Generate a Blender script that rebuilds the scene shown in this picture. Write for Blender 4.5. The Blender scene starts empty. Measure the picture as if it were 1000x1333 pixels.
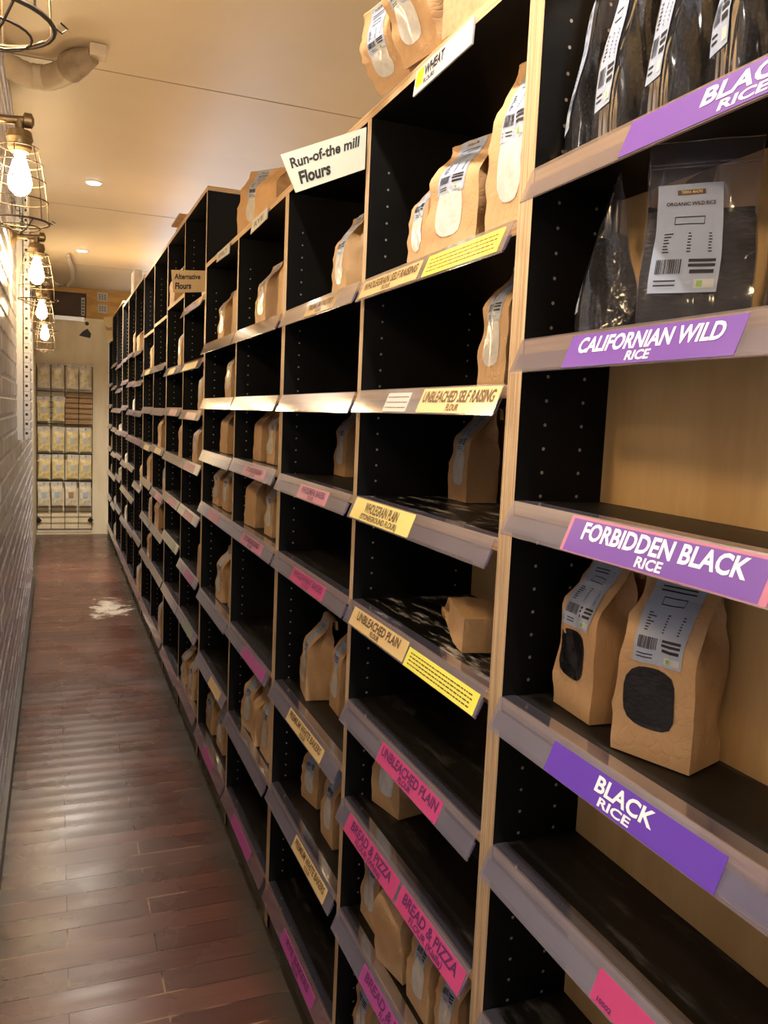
import bpy, bmesh, math, random
from mathutils import Vector, Matrix, noise

S = bpy.context.scene
COL = S.collection
random.seed(7)

# ------------------------------------------------------------------ camera
CAM = Vector((-0.57, 0.0, 1.48))
FPX = 1074.81
RIGHT = Vector((0.929207859, -0.366925452, 0.044028023))
DOWN = Vector((-0.00023892, -0.119733568, -0.992806031))
FWD = Vector((0.369557434, 0.922512648, -0.111345039))
cd = bpy.data.cameras.new('camera'); cam = bpy.data.objects.new('camera', cd); COL.objects.link(cam)
up = -DOWN
cam.matrix_world = Matrix(((RIGHT.x, up.x, -FWD.x, CAM.x), (RIGHT.y, up.y, -FWD.y, CAM.y),
                           (RIGHT.z, up.z, -FWD.z, CAM.z), (0, 0, 0, 1)))
cd.sensor_fit = 'HORIZONTAL'; cd.sensor_width = 36.0; cd.lens = FPX * 36.0 / 1000.0
cd.clip_start = 0.02; cd.clip_end = 60
S.camera = cam

# ------------------------------------------------------------------ world, exposure
W = bpy.data.worlds.new('world'); S.world = W; W.use_nodes = True
bg = W.node_tree.nodes['Background']
bg.inputs[0].default_value = (0.76, 0.86, 1.0, 1); bg.inputs[1].default_value = 2.8
vs = S.view_settings
vs.view_transform = 'Standard'; vs.look = 'None'; vs.gamma = 1.0; vs.use_curve_mapping = False
vs.exposure = 0.42
BULB_STRENGTH = 165.0
BULB_COLOR = (1.0, 0.70, 0.36)
SPOT_POWER = 80.0
SPOT_COLOR = (1.0, 0.91, 0.80)

# ------------------------------------------------------------------ materials
def newmat(name):
    m = bpy.data.materials.new(name); m.use_nodes = True
    nt = m.node_tree
    return m, nt, nt.nodes['Principled BSDF'], nt.nodes['Material Output']

def N(nt, kind, **kw):
    n = nt.nodes.new(kind)
    for k, v in kw.items():
        if k in n.inputs: n.inputs[k].default_value = v
        else: setattr(n, k, v)
    return n

def simple(name, col, rough=0.5, metal=0.0, coat=0.0, emit=None, strength=0.0, noise_amt=0.0, noise_scale=20.0, bump=0.0, bump_scale=60.0, spec=0.5):
    m, nt, b, out = newmat(name)
    b.inputs['Base Color'].default_value = (*col, 1)
    b.inputs['Roughness'].default_value = rough
    b.inputs['Metallic'].default_value = metal
    b.inputs['Specular IOR Level'].default_value = spec
    b.inputs['Coat Weight'].default_value = coat
    b.inputs['Coat Roughness'].default_value = 0.12
    if emit:
        b.inputs['Emission Color'].default_value = (*emit, 1); b.inputs['Emission Strength'].default_value = strength
    tc = N(nt, 'ShaderNodeTexCoord')
    if noise_amt > 0:
        n = N(nt, 'ShaderNodeTexNoise', Scale=noise_scale, Detail=4.0)
        nt.links.new(tc.outputs['Object'], n.inputs['Vector'])
        r = N(nt, 'ShaderNodeValToRGB')
        r.color_ramp.elements[0].position = 0.3; r.color_ramp.elements[1].position = 0.7
        r.color_ramp.elements[0].color = (*[c * (1 - noise_amt) for c in col], 1)
        r.color_ramp.elements[1].color = (*[min(1, c * (1 + noise_amt)) for c in col], 1)
        nt.links.new(n.outputs['Fac'], r.inputs['Fac']); nt.links.new(r.outputs['Color'], b.inputs['Base Color'])
    if bump > 0:
        n2 = N(nt, 'ShaderNodeTexNoise', Scale=bump_scale, Detail=3.0)
        nt.links.new(tc.outputs['Object'], n2.inputs['Vector'])
        bp = N(nt, 'ShaderNodeBump', Strength=bump, Distance=0.01)
        nt.links.new(n2.outputs['Fac'], bp.inputs['Height']); nt.links.new(bp.outputs['Normal'], b.inputs['Normal'])
    return m

M = {}
M['black'] = simple('black_laminate', (0.0028, 0.0026, 0.0024), 0.5, noise_amt=0.4, noise_scale=9, bump=0.02, spec=0.14)

def shelf_top_mat():
    m, nt, b, out = newmat('black_shelf_with_flour_dust')
    tc = N(nt, 'ShaderNodeTexCoord')
    mp = N(nt, 'ShaderNodeMapping'); mp.inputs['Scale'].default_value = (22, 5, 5)
    nt.links.new(tc.outputs['Object'], mp.inputs['Vector'])
    n = N(nt, 'ShaderNodeTexNoise', Scale=1.0, Detail=7.0, Roughness=0.7)
    nt.links.new(mp.outputs['Vector'], n.inputs['Vector'])
    r = N(nt, 'ShaderNodeValToRGB')
    r.color_ramp.elements[0].position = 0.56; r.color_ramp.elements[0].color = (0.008, 0.007, 0.006, 1)
    r.color_ramp.elements[1].position = 0.92; r.color_ramp.elements[1].color = (0.22, 0.21, 0.19, 1)
    nt.links.new(n.outputs['Fac'], r.inputs['Fac']); nt.links.new(r.outputs['Color'], b.inputs['Base Color'])
    b.inputs['Roughness'].default_value = 0.45; b.inputs['Specular IOR Level'].default_value = 0.3
    return m
M['shelf'] = shelf_top_mat()

def dusty_mat():
    m, nt, b, out = newmat('black_shelf_streaked_with_flour')
    tc = N(nt, 'ShaderNodeTexCoord')
    mp = N(nt, 'ShaderNodeMapping'); mp.inputs['Scale'].default_value = (46, 9, 5); mp.inputs['Rotation'].default_value = (0, 0, 0.5)
    nt.links.new(tc.outputs['Object'], mp.inputs['Vector'])
    n = N(nt, 'ShaderNodeTexNoise', Scale=1.0, Detail=8.0, Roughness=0.75)
    nt.links.new(mp.outputs['Vector'], n.inputs['Vector'])
    r = N(nt, 'ShaderNodeValToRGB')
    r.color_ramp.elements[0].position = 0.54; r.color_ramp.elements[0].color = (0.006, 0.0055, 0.005, 1)
    r.color_ramp.elements[1].position = 0.66; r.color_ramp.elements[1].color = (0.80, 0.78, 0.74, 1)
    nt.links.new(n.outputs['Fac'], r.inputs['Fac']); nt.links.new(r.outputs['Color'], b.inputs['Base Color'])
    b.inputs['Roughness'].default_value = 0.3
    return m
M['dusty'] = dusty_mat()

def ply_edge(name, base, dark, axis_scale):
    m, nt, b, out = newmat(name)
    tc = N(nt, 'ShaderNodeTexCoord')
    mp = N(nt, 'ShaderNodeMapping'); mp.inputs['Scale'].default_value = axis_scale
    nt.links.new(tc.outputs['Object'], mp.inputs['Vector'])
    n = N(nt, 'ShaderNodeTexNoise', Scale=1.0, Detail=5.0, Roughness=0.65)
    nt.links.new(mp.outputs['Vector'], n.inputs['Vector'])
    r = N(nt, 'ShaderNodeValToRGB')
    r.color_ramp.elements[0].position = 0.36; r.color_ramp.elements[0].color = (*dark, 1)
    r.color_ramp.elements[1].position = 0.62; r.color_ramp.elements[1].color = (*base, 1)
    nt.links.new(n.outputs['Fac'], r.inputs['Fac']); nt.links.new(r.outputs['Color'], b.inputs['Base Color'])
    b.inputs['Roughness'].default_value = 0.55
    return m
M['edge_v'] = ply_edge('plywood_edge_upright', (0.62, 0.45, 0.27), (0.36, 0.22, 0.11), (8, 260, 4))
M['edge_h'] = ply_edge('plywood_edge_level', (0.60, 0.42, 0.24), (0.34, 0.20, 0.10), (8, 4, 260))
M['ply'] = ply_edge('plywood_sheet_face', (0.62, 0.42, 0.19), (0.50, 0.31, 0.12), (1.5, 9, 1.6))
M['endply'] = ply_edge('pale_plywood_partition', (0.88, 0.78, 0.56), (0.80, 0.67, 0.45), (7, 7, 1.6))
M['pin'] = simple('steel_pin_socket', (0.5, 0.49, 0.47), 0.35, metal=0.8)
M['kick'] = simple('grey_green_kickboard', (0.09, 0.085, 0.07), 0.5, noise_amt=0.5, noise_scale=7)

def plastic(name, haze_col, haze, rough=0.09, wrinkle=0.0, gloss=1.0):
    m, nt, b, out = newmat(name)
    nt.nodes.remove(b)
    tr = N(nt, 'ShaderNodeBsdfTransparent'); tr.inputs['Color'].default_value = (0.93, 0.92, 0.95, 1)
    gl = N(nt, 'ShaderNodeBsdfGlossy', Roughness=rough); gl.inputs['Color'].default_value = (1, 1, 1, 1)
    df = N(nt, 'ShaderNodeBsdfDiffuse'); df.inputs['Color'].default_value = (*haze_col, 1)
    fr = N(nt, 'ShaderNodeFresnel', IOR=1.5)
    m1 = N(nt, 'ShaderNodeMixShader'); m1.inputs[0].default_value = haze
    nt.links.new(tr.outputs[0], m1.inputs[1]); nt.links.new(df.outputs[0], m1.inputs[2])
    m2 = N(nt, 'ShaderNodeMixShader')
    gm = N(nt, 'ShaderNodeMath', operation='MULTIPLY'); gm.inputs[1].default_value = gloss
    nt.links.new(fr.outputs[0], gm.inputs[0])
    if wrinkle > 0:
        tc = N(nt, 'ShaderNodeTexCoord')
        mp = N(nt, 'ShaderNodeMapping'); mp.inputs['Scale'].default_value = (16, 16, 6)
        nz = N(nt, 'ShaderNodeTexNoise', Scale=1.0, Detail=2.0, Distortion=0.6)
        nt.links.new(tc.outputs['Object'], mp.inputs['Vector']); nt.links.new(mp.outputs['Vector'], nz.inputs['Vector'])
        bp = N(nt, 'ShaderNodeBump', Strength=wrinkle, Distance=0.02)
        nt.links.new(nz.outputs['Fac'], bp.inputs['Height']); nt.links.new(bp.outputs['Normal'], gl.inputs['Normal'])
    nt.links.new(gm.outputs[0], m2.inputs[0]); nt.links.new(m1.outputs[0], m2.inputs[1]); nt.links.new(gl.outputs[0], m2.inputs[2])
    nt.links.new(m2.outputs[0], out.inputs['Surface'])
    return m
M['rail'] = plastic('clear_plastic_price_rail', (0.64, 0.57, 0.76), 0.08, 0.10, gloss=0.6)
M['railback'] = simple('lavender_plastic_rail_backing', (0.09, 0.08, 0.155), 0.35, noise_amt=0.18, noise_scale=14)
M['film'] = plastic('clear_pouch_film', (0.62, 0.62, 0.66), 0.028, 0.10, wrinkle=1.0, gloss=0.75)

def card(name, col):
    return simple(name, col, 0.35, coat=0.7)
M['purple'] = card('purple_card', (0.155, 0.06, 0.36))
M['violet'] = card('violet_card', (0.115, 0.04, 0.40))
M['pink'] = card('pink_card', (0.50, 0.05, 0.17))
M['dullpink'] = card('dull_pink_card', (0.50, 0.17, 0.26))
M['plum'] = card('plum_card', (0.36, 0.06, 0.24))
M['tan'] = card('tan_card', (0.66, 0.46, 0.20))
M['yellow'] = card('yellow_card', (0.80, 0.64, 0.20))
M['lemon'] = card('lemon_card', (0.80, 0.74, 0.10))
M['green'] = card('pale_green_card', (0.24, 0.30, 0.20))
M['white'] = simple('white_card', (0.50, 0.50, 0.48), 0.55)
M['cream'] = simple('cream_sign_board', (0.44, 0.47, 0.40), 0.55)
M['tansign'] = simple('tan_sign_board', (0.62, 0.46, 0.24), 0.55)
M['ink'] = simple('black_ink', (0.012, 0.010, 0.014), 0.5)
M['brownink'] = simple('dark_brown_ink', (0.10, 0.055, 0.03), 0.5)
M['whiteink'] = simple('white_ink', (0.86, 0.85, 0.88), 0.45)
M['plumink'] = simple('dark_plum_ink', (0.11, 0.02, 0.09), 0.5)
M['greenink'] = simple('green_seal_ink', (0.20, 0.38, 0.08), 0.5)
M['brightyellow'] = simple('bright_yellow_ink', (0.90, 0.66, 0.02), 0.5)

def paper(name, col, col2):
    m, nt, b, out = newmat(name)
    tc = N(nt, 'ShaderNodeTexCoord')
    n = N(nt, 'ShaderNodeTexNoise', Scale=14.0, Detail=6.0, Roughness=0.6)
    nt.links.new(tc.outputs['Object'], n.inputs['Vector'])
    r = N(nt, 'ShaderNodeValToRGB')
    r.color_ramp.elements[0].position = 0.35; r.color_ramp.elements[0].color = (*col2, 1)
    r.color_ramp.elements[1].position = 0.65; r.color_ramp.elements[1].color = (*col, 1)
    nt.links.new(n.outputs['Fac'], r.inputs['Fac']); nt.links.new(r.outputs['Color'], b.inputs['Base Color'])
    b.inputs['Roughness'].default_value = 0.62
    v = N(nt, 'ShaderNodeTexVoronoi', Scale=17.0); v.feature = 'DISTANCE_TO_EDGE'
    n2 = N(nt, 'ShaderNodeTexNoise', Scale=9.0, Detail=2.0)
    mx = N(nt, 'ShaderNodeMixRGB'); mx.inputs[0].default_value = 0.75
    nt.links.new(tc.outputs['Object'], n2.inputs['Vector'])
    nt.links.new(tc.outputs['Object'], mx.inputs[1]); nt.links.new(n2.outputs['Color'], mx.inputs[2])
    nt.links.new(mx.outputs[0], v.inputs['Vector'])
    mr = N(nt, 'ShaderNodeMapRange'); mr.inputs['From Max'].default_value = 0.12
    nt.links.new(v.outputs['Distance'], mr.inputs['Value'])
    bp = N(nt, 'ShaderNodeBump', Strength=0.13, Distance=0.004)
    nt.links.new(mr.outputs[0], bp.inputs['Height']); nt.links.new(bp.outputs['Normal'], b.inputs['Normal'])
    return m
M['kraft'] = paper('brown_kraft_paper', (0.52, 0.325, 0.16), (0.45, 0.275, 0.13))
M['kraftbox'] = simple('brown_cardboard', (0.40, 0.24, 0.12), 0.8, noise_amt=0.2, noise_scale=60)
M['sticker'] = simple('pale_blue_grey_label', (0.33, 0.38, 0.49), 0.45)
M['flourwin'] = simple('window_showing_white_flour', (0.54, 0.53, 0.49), 0.35, coat=0.8, noise_amt=0.12, noise_scale=40, bump=0.3, bump_scale=35)

def rice_mat(name, coat):
    m, nt, b, out = newmat(name)
    tc = N(nt, 'ShaderNodeTexCoord')
    v = N(nt, 'ShaderNodeTexVoronoi', Scale=230.0)
    mp = N(nt, 'ShaderNodeMapping'); mp.inputs['Scale'].default_value = (1, 0.5, 1)
    nt.links.new(tc.outputs['Object'], mp.inputs['Vector']); nt.links.new(mp.outputs['Vector'], v.inputs['Vector'])
    r = N(nt, 'ShaderNodeValToRGB')
    r.color_ramp.elements[0].color = (0.013, 0.011, 0.012, 1); r.color_ramp.elements[1].color = (0.003, 0.0025, 0.003, 1)
    nt.links.new(v.outputs['Distance'], r.inputs['Fac']); nt.links.new(r.outputs['Color'], b.inputs['Base Color'])
    bp = N(nt, 'ShaderNodeBump', Strength=0.7, Distance=0.002); bp.invert = True
    nt.links.new(v.outputs['Distance'], bp.inputs['Height']); nt.links.new(bp.outputs['Normal'], b.inputs['Normal'])
    b.inputs['Roughness'].default_value = 0.5; b.inputs['Specular IOR Level'].default_value = 0.15; b.inputs['Coat Roughness'].default_value = 0.06
    b.inputs['Coat Weight'].default_value = coat
    n2 = N(nt, 'ShaderNodeTexNoise', Scale=28.0, Detail=2.0)
    nt.links.new(tc.outputs['Object'], n2.inputs['Vector'])
    bp2 = N(nt, 'ShaderNodeBump', Strength=0.6, Distance=0.01)
    nt.links.new(n2.outputs['Fac'], bp2.inputs['Height']); nt.links.new(bp2.outputs['Normal'], b.inputs['Coat Normal'])
    return m
M['rice'] = rice_mat('black_rice_grains', 0.25)
M['ricewin'] = rice_mat('window_showing_black_rice', 0.7)

def floor_mat():
    m, nt, b, out = newmat('worn_dark_timber_boards')
    tc = N(nt, 'ShaderNodeTexCoord')
    br = N(nt, 'ShaderNodeTexBrick', Scale=1.0)
    br.offset = 0.37; br.offset_frequency = 2
    br.inputs['Color1'].default_value = (0.130, 0.050, 0.034, 1); br.inputs['Color2'].default_value = (0.070, 0.027, 0.021, 1)
    br.inputs['Mortar'].default_value = (0.02, 0.012, 0.008, 1)
    br.inputs['Mortar Size'].default_value = 0.0016; br.inputs['Mortar Smooth'].default_value = 0.3
    br.inputs['Bias'].default_value = 0.0
    br.inputs['Brick Width'].default_value = 0.62; br.inputs['Row Height'].default_value = 0.088
    mp = N(nt, 'ShaderNodeMapping'); mp.inputs['Location'].default_value = (0.31, 0.02, 0)
    nt.links.new(tc.outputs['Object'], mp.inputs['Vector']); nt.links.new(mp.outputs['Vector'], br.inputs['Vector'])
    # grain stretched along each board
    g = N(nt, 'ShaderNodeTexNoise', Scale=1.0, Detail=6.0, Roughness=0.65)
    mg = N(nt, 'ShaderNodeMapping'); mg.inputs['Scale'].default_value = (3, 60, 1)
    nt.links.new(tc.outputs['Object'], mg.inputs['Vector']); nt.links.new(mg.outputs['Vector'], g.inputs['Vector'])
    gr = N(nt, 'ShaderNodeMapRange'); gr.inputs['To Min'].default_value = 0.65; gr.inputs['To Max'].default_value = 1.45
    nt.links.new(g.outputs['Fac'], gr.inputs['Value'])
    mul = N(nt, 'ShaderNodeMixRGB', blend_type='MULTIPLY'); mul.inputs[0].default_value = 1.0
    nt.links.new(br.outputs['Color'], mul.inputs[1]); nt.links.new(gr.outputs[0], mul.inputs[2])
    # pale worn seams: a second, thicker joint mask broken up by noise
    br2 = N(nt, 'ShaderNodeTexBrick', Scale=1.0); br2.offset = 0.37; br2.offset_frequency = 2
    br2.inputs['Mortar Size'].default_value = 0.0035; br2.inputs['Mortar Smooth'].default_value = 0.6
    br2.inputs['Brick Width'].default_value = 0.62; br2.inputs['Row Height'].default_value = 0.088
    nt.links.new(mp.outputs['Vector'], br2.inputs['Vector'])
    nz = N(nt, 'ShaderNodeTexNoise', Scale=5.0, Detail=3.0); nt.links.new(tc.outputs['Object'], nz.inputs['Vector'])
    nzr = N(nt, 'ShaderNodeMapRange'); nzr.inputs['From Min'].default_value = 0.53; nzr.inputs['From Max'].default_value = 0.62
    nt.links.new(nz.outputs['Fac'], nzr.inputs['Value'])
    mm = N(nt, 'ShaderNodeMath', operation='MULTIPLY'); nt.links.new(br2.outputs['Fac'], mm.inputs[0]); nt.links.new(nzr.outputs[0], mm.inputs[1])
    mix = N(nt, 'ShaderNodeMixRGB'); mix.inputs[2].default_value = (0.32, 0.19, 0.10, 1)
    nt.links.new(mm.outputs[0], mix.inputs[0]); nt.links.new(mul.outputs[0], mix.inputs[1])
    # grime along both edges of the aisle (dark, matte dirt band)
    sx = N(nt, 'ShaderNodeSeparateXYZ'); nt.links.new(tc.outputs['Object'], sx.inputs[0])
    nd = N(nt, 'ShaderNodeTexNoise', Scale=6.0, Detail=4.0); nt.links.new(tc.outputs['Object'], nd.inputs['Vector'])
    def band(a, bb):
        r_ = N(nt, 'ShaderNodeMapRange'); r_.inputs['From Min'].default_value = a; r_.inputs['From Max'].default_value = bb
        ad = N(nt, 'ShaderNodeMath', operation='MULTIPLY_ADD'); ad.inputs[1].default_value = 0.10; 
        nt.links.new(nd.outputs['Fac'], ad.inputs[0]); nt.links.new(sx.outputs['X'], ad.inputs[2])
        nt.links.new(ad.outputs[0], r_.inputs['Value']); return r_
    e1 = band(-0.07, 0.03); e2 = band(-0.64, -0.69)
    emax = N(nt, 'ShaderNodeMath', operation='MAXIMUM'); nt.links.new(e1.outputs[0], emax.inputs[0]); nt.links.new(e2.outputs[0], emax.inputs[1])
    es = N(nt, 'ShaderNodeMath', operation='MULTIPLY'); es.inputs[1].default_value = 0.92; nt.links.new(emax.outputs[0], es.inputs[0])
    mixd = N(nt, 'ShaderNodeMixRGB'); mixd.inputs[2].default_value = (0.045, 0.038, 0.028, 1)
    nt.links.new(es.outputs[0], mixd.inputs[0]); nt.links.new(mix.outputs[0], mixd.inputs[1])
    # spilled flour patch
    vd = N(nt, 'ShaderNodeVectorMath', operation='DISTANCE'); vd.inputs[1].default_value = (-0.19, 6.35, 0)
    ms = N(nt, 'ShaderNodeMapping'); ms.inputs['Scale'].default_value = (1.0, 0.55, 1); ms.inputs['Location'].default_value = (0, 6.35 * 0.45, 0)
    nw = N(nt, 'ShaderNodeTexNoise', Scale=4.5, Detail=5.0, Roughness=0.7); nt.links.new(tc.outputs['Object'], nw.inputs['Vector'])
    wsub = N(nt, 'ShaderNodeVectorMath', operation='MULTIPLY_ADD'); wsub.inputs[1].default_value = (0.75, 0.75, 0); 
    nt.links.new(nw.outputs['Color'], wsub.inputs[0]); nt.links.new(tc.outputs['Object'], wsub.inputs[2])
    wof = N(nt, 'ShaderNodeVectorMath', operation='SUBTRACT'); wof.inputs[1].default_value = (0.375, 0.375, 0); nt.links.new(wsub.outputs[0], wof.inputs[0])
    nt.links.new(wof.outputs[0], ms.inputs['Vector']); nt.links.new(ms.outputs['Vector'], vd.inputs[0])
    sr = N(nt, 'ShaderNodeMapRange'); sr.inputs['From Min'].default_value = 0.03; sr.inputs['From Max'].default_value = 0.34
    sr.inputs['To Min'].default_value = 1.0; sr.inputs['To Max'].default_value = 0.0
    nt.links.new(vd.outputs['Value'], sr.inputs['Value'])
    ns = N(nt, 'ShaderNodeTexNoise', Scale=11.0, Detail=8.0, Roughness=0.8); nt.links.new(tc.outputs['Object'], ns.inputs['Vector'])
    ad = N(nt, 'ShaderNodeMath', operation='MULTIPLY'); nt.links.new(sr.outputs[0], ad.inputs[0]); nt.links.new(ns.outputs['Fac'], ad.inputs[1])
    sr2 = N(nt, 'ShaderNodeMapRange'); sr2.inputs['From Min'].default_value = 0.30; sr2.inputs['From Max'].default_value = 0.42
    nt.links.new(ad.outputs[0], sr2.inputs['Value'])
    mixf = N(nt, 'ShaderNodeMixRGB'); mixf.inputs[2].default_value = (0.62, 0.54, 0.44, 1)
    nt.links.new(sr2.outputs[0], mixf.inputs[0]); nt.links.new(mixd.outputs[0], mixf.inputs[1])
    nt.links.new(mixf.outputs[0], b.inputs['Base Color']); b.inputs['Specular IOR Level'].default_value = 0.36
    rr = N(nt, 'ShaderNodeMapRange'); rr.inputs['To Min'].default_value = 0.14; rr.inputs['To Max'].default_value = 0.42
    nr = N(nt, 'ShaderNodeTexNoise', Scale=3.5, Detail=5.0); nt.links.new(tc.outputs['Object'], nr.inputs['Vector'])
    nt.links.new(nr.outputs['Fac'], rr.inputs['Value']); nt.links.new(rr.outputs[0], b.inputs['Roughness'])
    bp = N(nt, 'ShaderNodeBump', Strength=0.35, Distance=0.004); bp.invert = True
    nt.links.new(br.outputs['Fac'], bp.inputs['Height'])
    # each board is slightly cupped, which breaks the reflections of the lamps into bars
    wv = N(nt, 'ShaderNodeMath', operation='MULTIPLY'); wv.inputs[1].default_value = 2 * math.pi / 0.088
    ay = N(nt, 'ShaderNodeMath', operation='ADD'); ay.inputs[1].default_value = 0.02
    nt.links.new(sx.outputs['Y'], ay.inputs[0]); nt.links.new(ay.outputs[0], wv.inputs[0])
    cs = N(nt, 'ShaderNodeMath', operation='COSINE'); nt.links.new(wv.outputs[0], cs.inputs[0])
    bp2 = N(nt, 'ShaderNodeBump', Strength=0.22, Distance=0.0012)
    nt.links.new(cs.outputs[0], bp2.inputs['Height']); nt.links.new(bp.outputs['Normal'], bp2.inputs['Normal'])
    nt.links.new(bp2.outputs['Normal'], b.inputs['Normal'])
    return m
M['floor'] = floor_mat()
M['brick'] = simple('white_gloss_painted_brick', (0.50, 0.48, 0.52), 0.24, noise_amt=0.10, noise_scale=6, bump=0.22, bump_scale=18)
M['ceiling'] = simple('cream_painted_ceiling', (0.76, 0.62, 0.42), 0.42, noise_amt=0.05, noise_scale=1.5, bump=0.10, bump_scale=2.2)
M['ceilgap'] = simple('ceiling_joint_line', (0.40, 0.29, 0.17), 0.7)  # plasterboard joints, a darker tan than the ceiling
M['skirt'] = simple('dark_skirting_paint', (0.025, 0.022, 0.018), 0.35)
M['orangewood'] = ply_edge('orange_varnished_timber', (0.62, 0.36, 0.10), (0.46, 0.24, 0.06), (3, 3, 14))
M['darkvoid'] = simple('dark_brown_interior', (0.07, 0.04, 0.022), 0.6, noise_amt=0.3, noise_scale=4)
M['steel'] = simple('brushed_steel_strip', (0.55, 0.55, 0.56), 0.35, metal=0.9)
M['galv'] = simple('pale_galvanised_steel', (0.66, 0.63, 0.58), 0.42, metal=0.35)
M['wire'] = simple('black_wire', (0.02, 0.018, 0.015), 0.4, metal=0.4)
M['cage'] = simple('aged_steel_wire', (0.06, 0.045, 0.03), 0.5, metal=0.4)
M['brass'] = simple('aged_brass', (0.24, 0.17, 0.09), 0.38, metal=0.8)
M['bulb'] = simple('glowing_filament_bulb', (1, 0.9, 0.7), 0.3, emit=BULB_COLOR, strength=BULB_STRENGTH)
M['spotglow'] = simple('glowing_downlight_lens', (1, 1, 1), 0.3, emit=(1.0, 0.93, 0.84), strength=30)
M['trimwhite'] = simple('white_downlight_trim', (0.8, 0.78, 0.74), 0.4)
M['duct'] = simple('cream_flexible_duct', (0.62, 0.50, 0.34), 0.5, noise_amt=0.1, noise_scale=12)
M['tape'] = simple('grey_brown_tape', (0.34, 0.25, 0.16), 0.5, noise_amt=0.2, noise_scale=30)
M['hose'] = simple('grey_plastic_hose', (0.50, 0.44, 0.36), 0.4)
M['pasta'] = simple('pale_yellow_pasta_packet', (0.72, 0.58, 0.27), 0.3, coat=0.5, noise_amt=0.25, noise_scale=30, bump=0.4, bump_scale=40)
M['pasta2'] = simple('cream_noodle_packet', (0.72, 0.63, 0.44), 0.3, coat=0.5, noise_amt=0.2, noise_scale=30, bump=0.4, bump_scale=40)
M['bluespot'] = simple('pale_blue_packet_label', (0.42, 0.50, 0.60), 0.45)
M['brownspot'] = simple('russet_packet_contents', (0.42, 0.25, 0.14), 0.45)
M['whitebag'] = simple('off_white_paper_packet', (0.62, 0.57, 0.50), 0.6, noise_amt=0.1, noise_scale=30, bump=0.3, bump_scale=30)
M['slat'] = ply_edge('timber_slat_board', (0.60, 0.36, 0.16), (0.44, 0.24, 0.10), (3, 3, 40))
M['flourdust'] = simple('loose_white_flour', (0.72, 0.69, 0.63), 0.9, noise_amt=0.1, noise_scale=80, bump=0.4, bump_scale=90)
M['putty'] = simple('white_hook', (0.8, 0.78, 0.75), 0.4)

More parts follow.
